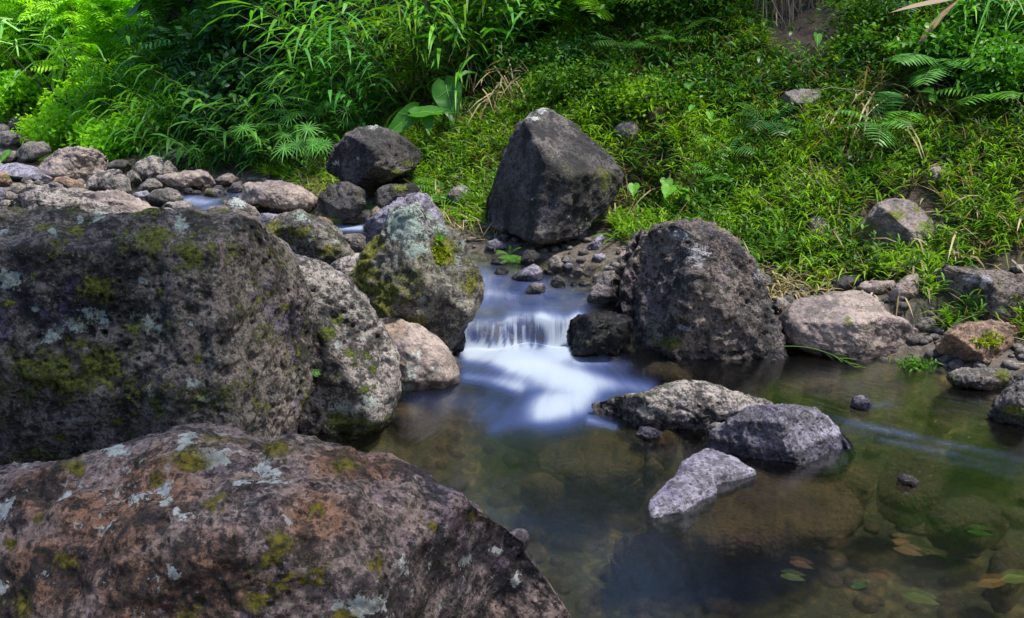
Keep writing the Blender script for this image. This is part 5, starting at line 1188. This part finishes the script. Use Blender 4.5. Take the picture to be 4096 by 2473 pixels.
# bent grass stem over the pool
a = fp(1872, 858, hit(px('f', (1872, 862))[0])) + [0, 0, .05]; e = fp(2050, 888, hit(px('f', (2050, 890))[0])) + [0, -.03, .02]
t = np.linspace(0, 1, 12)[:, None]; sp = a * (1 - t) + e * t + np.array([0, 0, .05]) * t * (1 - t) * 3
lv = Leaves(); k_ = np.array([.62, .68, .74, .8, .86, .9, .95, 1.0]); Pp = a * (1 - k_[:, None]) + e * k_[:, None] + np.array([0, 0, .15]) * (k_ * (1 - k_))[:, None]
lv.add(Pp, np.array([(.6, -.5, -.4), (1, .1, .1), (.5, -.7, -.2), (1, -.1, .15), (.9, .2, -.1), (1, -.3, 0), (1, .1, .1), (1, 0, .15)]), np.array([.05, .09, .05, .09, .08, .07, .07, .07]), .008, .25, None, .3, 'blade')
plant('grass_stem', 'single green grass stem bending over the pool from the rough brown boulder', 'grass stem', a, None, [('stalk', *tube(sp, np.linspace(.0035, .002, 12), 5), STEM), ('leaves', *lv.get(), ML['grass'])])
# water weed at the foot of the tan boulder
b = gpt(1390, 1075, 12); rs = np.random.default_rng(3); lv = Leaves(); P = b + rs.normal(0, 1, (260, 3)) * [.045, .02, 0] + [.05, 0, 0]
P[:, 2] = .0 + rs.uniform(0, .05, 260)
lv.add(P, rs.normal(0, .7, (260, 3)) + [0, -.3, .3], .03, .011, .3, None, .5, 'oval', rs)
V, F = lv.get(); thing_np('water_weed', V, F, ML['cover'], 'small green water weed at the foot of the low tan boulder', 'weed')
# leaves lying under the water
FL = 'fallen leaves under the pool water'
for k, (x, y, L, lab, mat) in enumerate([
    (545, 640, .06, 'golden leaf under water between the rust brown boulder and the boot shaped stone', 'leaflitter'), (1890, 662, .09, 'upper orange leaf under water at the lower right', 'leaflitter'),
    (1920, 712, .12, 'biggest orange leaf under water at the lower right', 'leaflitter'), (1420, 775, .10, 'reddish leaf under water in the rippled bottom part', 'leaflitter'),
    (1380, 835, .10, 'yellow green leaf blade under water in the rippled bottom part', 'moss'), (1690, 875, .08, 'bright green leaf under water at the bottom', 'taro'),
    (1790, 830, .10, 'brown orange leaf under water beside the bright green one', 'leaflitter'), (1980, 935, .14, 'long green leaf under water at the bottom right', 'moss'),
    (2260, 625, .11, 'green leaf under water close to the right edge', 'taro'), (2320, 860, .15, 'orange brown leaf under water in the lower right corner', 'leaflitter'), (2430, 840, .14, 'yellow leaf under water at the right corner edge', 'moss')]):
    q = px(8, (x, y))[0]; r = ray(q)[0]; b = CAM + r * ((-.09 - CAM[2]) / r[2]); lv = Leaves(); a = RNG.uniform(-.6, .4); L *= .75
    lv.add(b - np.array([math.cos(a), math.sin(a), 0]) * L / 2, np.array([[math.cos(a), math.sin(a), .05]]), L, L * .34, .1, np.array([0, -.3, 1.]), .15, 'lance')
    V, F = lv.get(); thing_np('fallen_leaf', V, F, ML[mat], lab, 'leaf', FL)

# ---------------------------------------------------------------- ground cover nobody could count
rs = np.random.default_rng(99)
CLEAR = []
for lab_, (RV, _, _) in ROCKS.items():
    if 'under' in lab_ and 'water' in lab_: continue
    lo, hi = RV.min(0), RV.max(0); CLEAR.append(((lo + hi)[:2] / 2, ((hi - lo)[0] * .42, (hi - lo)[1] * (.2 if 'long brown' in lab_ else .36), .1 * (hi - lo)[2])))
def scatter(n, x0, x1, y0, y1, dmin, dmax, thr=None, side='R', sc=1.1, off=0.0):
    P = np.column_stack([rs.uniform(x0, x1, n), rs.uniform(y0, y1, n)])
    dR, dL = dist_poly(P, RB), dist_poly(P, LB); ii = inside(P, WPOLY)
    ok = ~ii & (dR < dL) & (dR > dmin) & (dR < dmax)
    nz = fbm(np.column_stack([P * sc, np.full(n, off)]), 3)
    if thr is not None: ok &= nz > thr + .15 * rs.normal(size=n)
    P = P[ok]; V = np.column_stack([P, gz_at(P)])
    pp, z = project(V); k = (z > .5) & (pp[:, 0] > -1300) & (pp[:, 0] < 5600) & (pp[:, 1] > -900)
    q = pp[k] / 1.66234; V = V[k]; keep = ~((q[:, 0] > 740) & (q[:, 0] < 1210) & (q[:, 1] > 60) & (q[:, 1] < 300) & (rs.random(len(q)) < .75)) & (((q[:, 0] - 1935) / 105) ** 2 + ((q[:, 1] - 60) / 85) ** 2 > 1)
    for (c, r) in CLEAR:                      # nothing grows through the stones or right in front of them
        d = V[:, :2] - c; keep &= ~((np.abs(d[:, 0]) < r[0]) & (d[:, 1] < r[1]) & (d[:, 1] > -r[1] - r[2]))
    return V[keep]
def sprigs(B, h, leaf, wd, m, mat, name, lab, prof='oval', droop=.3, lean=.5, upness=.35):
    n = len(B); lv = Leaves()
    H = h * rs.uniform(.4, 1.2, n)
    ax = unit(rs.normal(0, lean, (n, 3)) + [0, -.25, 1.0])
    for i in range(m):
        t = (i + 1) / m
        a = i * 2.4 + rs.uniform(0, 6.28, n)
        D = np.stack([np.cos(a), np.sin(a), upness + .5 * (t > .8) + rs.normal(0, .3, n)], 1)
        lv.add(B + ax * (H * t)[:, None], D + ax * .3, leaf * rs.uniform(.6, 1.2, n), wd * rs.uniform(.8, 1.2, n), droop, None, .35, prof, rs)
    V, F = lv.get()
    link(name, mesh_np(name, V, F, ML[mat]), lab, 'undergrowth', kind='stuff')
near = scatter(50000, -3.2, 6.5, 2.6, 9.5, .28, 3.1, -.06)
sprigs(near, .12, .105, .0095, 9, 'grass', 'grass', 'bright narrow leaved grass covering the lower bank', 'lance', .5, .45, .85)
sprigs(scatter(56000, -3.5, 8, 3.5, 12, .5, 9.0, -.02, off=7.7), .15, .062, .018, 8, 'cover', 'ground_cover', 'small leaved weeds covering the upper bank', 'oval', .3)
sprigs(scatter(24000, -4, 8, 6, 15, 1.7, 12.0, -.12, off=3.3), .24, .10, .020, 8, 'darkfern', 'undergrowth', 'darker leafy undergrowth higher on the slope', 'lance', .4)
fg = scatter(26000, -16, -2, 8.5, 24, .35, 14.0, -.3, off=5.3); sunny = fg[:, 0] < -.385 * fg[:, 1]  # sunny part gets the leaf colour with sunlight painted in
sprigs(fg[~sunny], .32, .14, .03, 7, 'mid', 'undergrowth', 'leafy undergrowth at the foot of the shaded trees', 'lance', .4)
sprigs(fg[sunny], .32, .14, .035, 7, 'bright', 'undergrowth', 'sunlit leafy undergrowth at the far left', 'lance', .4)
sprigs(scatter(20000, -2, 6.5, 2.6, 9.5, .15, 5.0, -.15, off=1.9, sc=1.7), .08, .18, .006, 4, 'dry', 'dry_litter', 'dry grass litter lying between the green grass', 'blade', .15, 1.5)
bl = scatter(18000, -2.5, 6.5, 2.6, 9.0, .3, 4.0, .0, off=9.9, sc=1.4)
sprigs(bl, .03, .25, .011, 5, 'grass', 'long_grass', 'tufts of longer grass blades on the bank', 'blade', .5, .4)
# pebbles of the shores, too small to count
lv = []; V0, F0 = ico(2)
def pebbles(n, xy, r, mat, lab, name='pebbles'):
    Vs = []; Fs = []
    for k in range(n):
        p = xy(k); s_ = r * rs.uniform(.4, 1.3)
        v = V0 * np.array([1, rs.uniform(.7, 1.1), rs.uniform(.45, .8)]) * s_ * (1 + .16 * perlin(V0 * 1.6 + k * 3.7))[:, None]
        c_, s2 = math.cos(k), math.sin(k); v = v @ np.array([[c_, -s2, 0], [s2, c_, 0], [0, 0, 1]])
        z = gz_at(np.array([p]))[0]; Vs.append(v + [p[0], p[1], z + s_ * .25]); Fs.append(F0 + len(V0) * k)
    V = np.concatenate(Vs); mk = np.zeros((len(V), 4))
    link(name, mesh_np(name, V, np.concatenate(Fs), MR[mat], color=mk), lab, 'pebbles', kind='stuff')
def along_bank(poly, lo, hi, y0, y1):
    seg = [(a, b) for a, b in zip(poly[:-1], poly[1:]) if y0 < (a[1] + b[1]) / 2 < y1]
    def f(k):
        a, b = seg[rs.integers(0, len(seg))]; t = rs.random(); d = unit((b - a)[None])[0]
        nrm = np.array([d[1], -d[0]]) * (1 if poly is RB else -1)
        return a + (b - a) * t + nrm * rs.uniform(lo, hi)
    return f
pebbles(300, along_bank(RB, -.05, .35, 3.2, 4.9), .03, 'cobble', 'small loose pebbles between the stones at the pool edge')
pebbles(420, along_bank(RB, -.05, .42, 4.6, 8.6), .028, 'cobble', 'small loose pebbles along the foot of the bank')
pebbles(500, along_bank(LB, -.1, 2.2, 5.5, 12.5), .055, 'pale', 'small loose cobbles filling the dry bed upstream')
pebbles(420, lambda k: np.array([rs.uniform(-.4, 2.6), rs.uniform(1.2, 3.9)]), .05, 'under', 'small stones covering the bed under the pool', 'bed_pebbles')
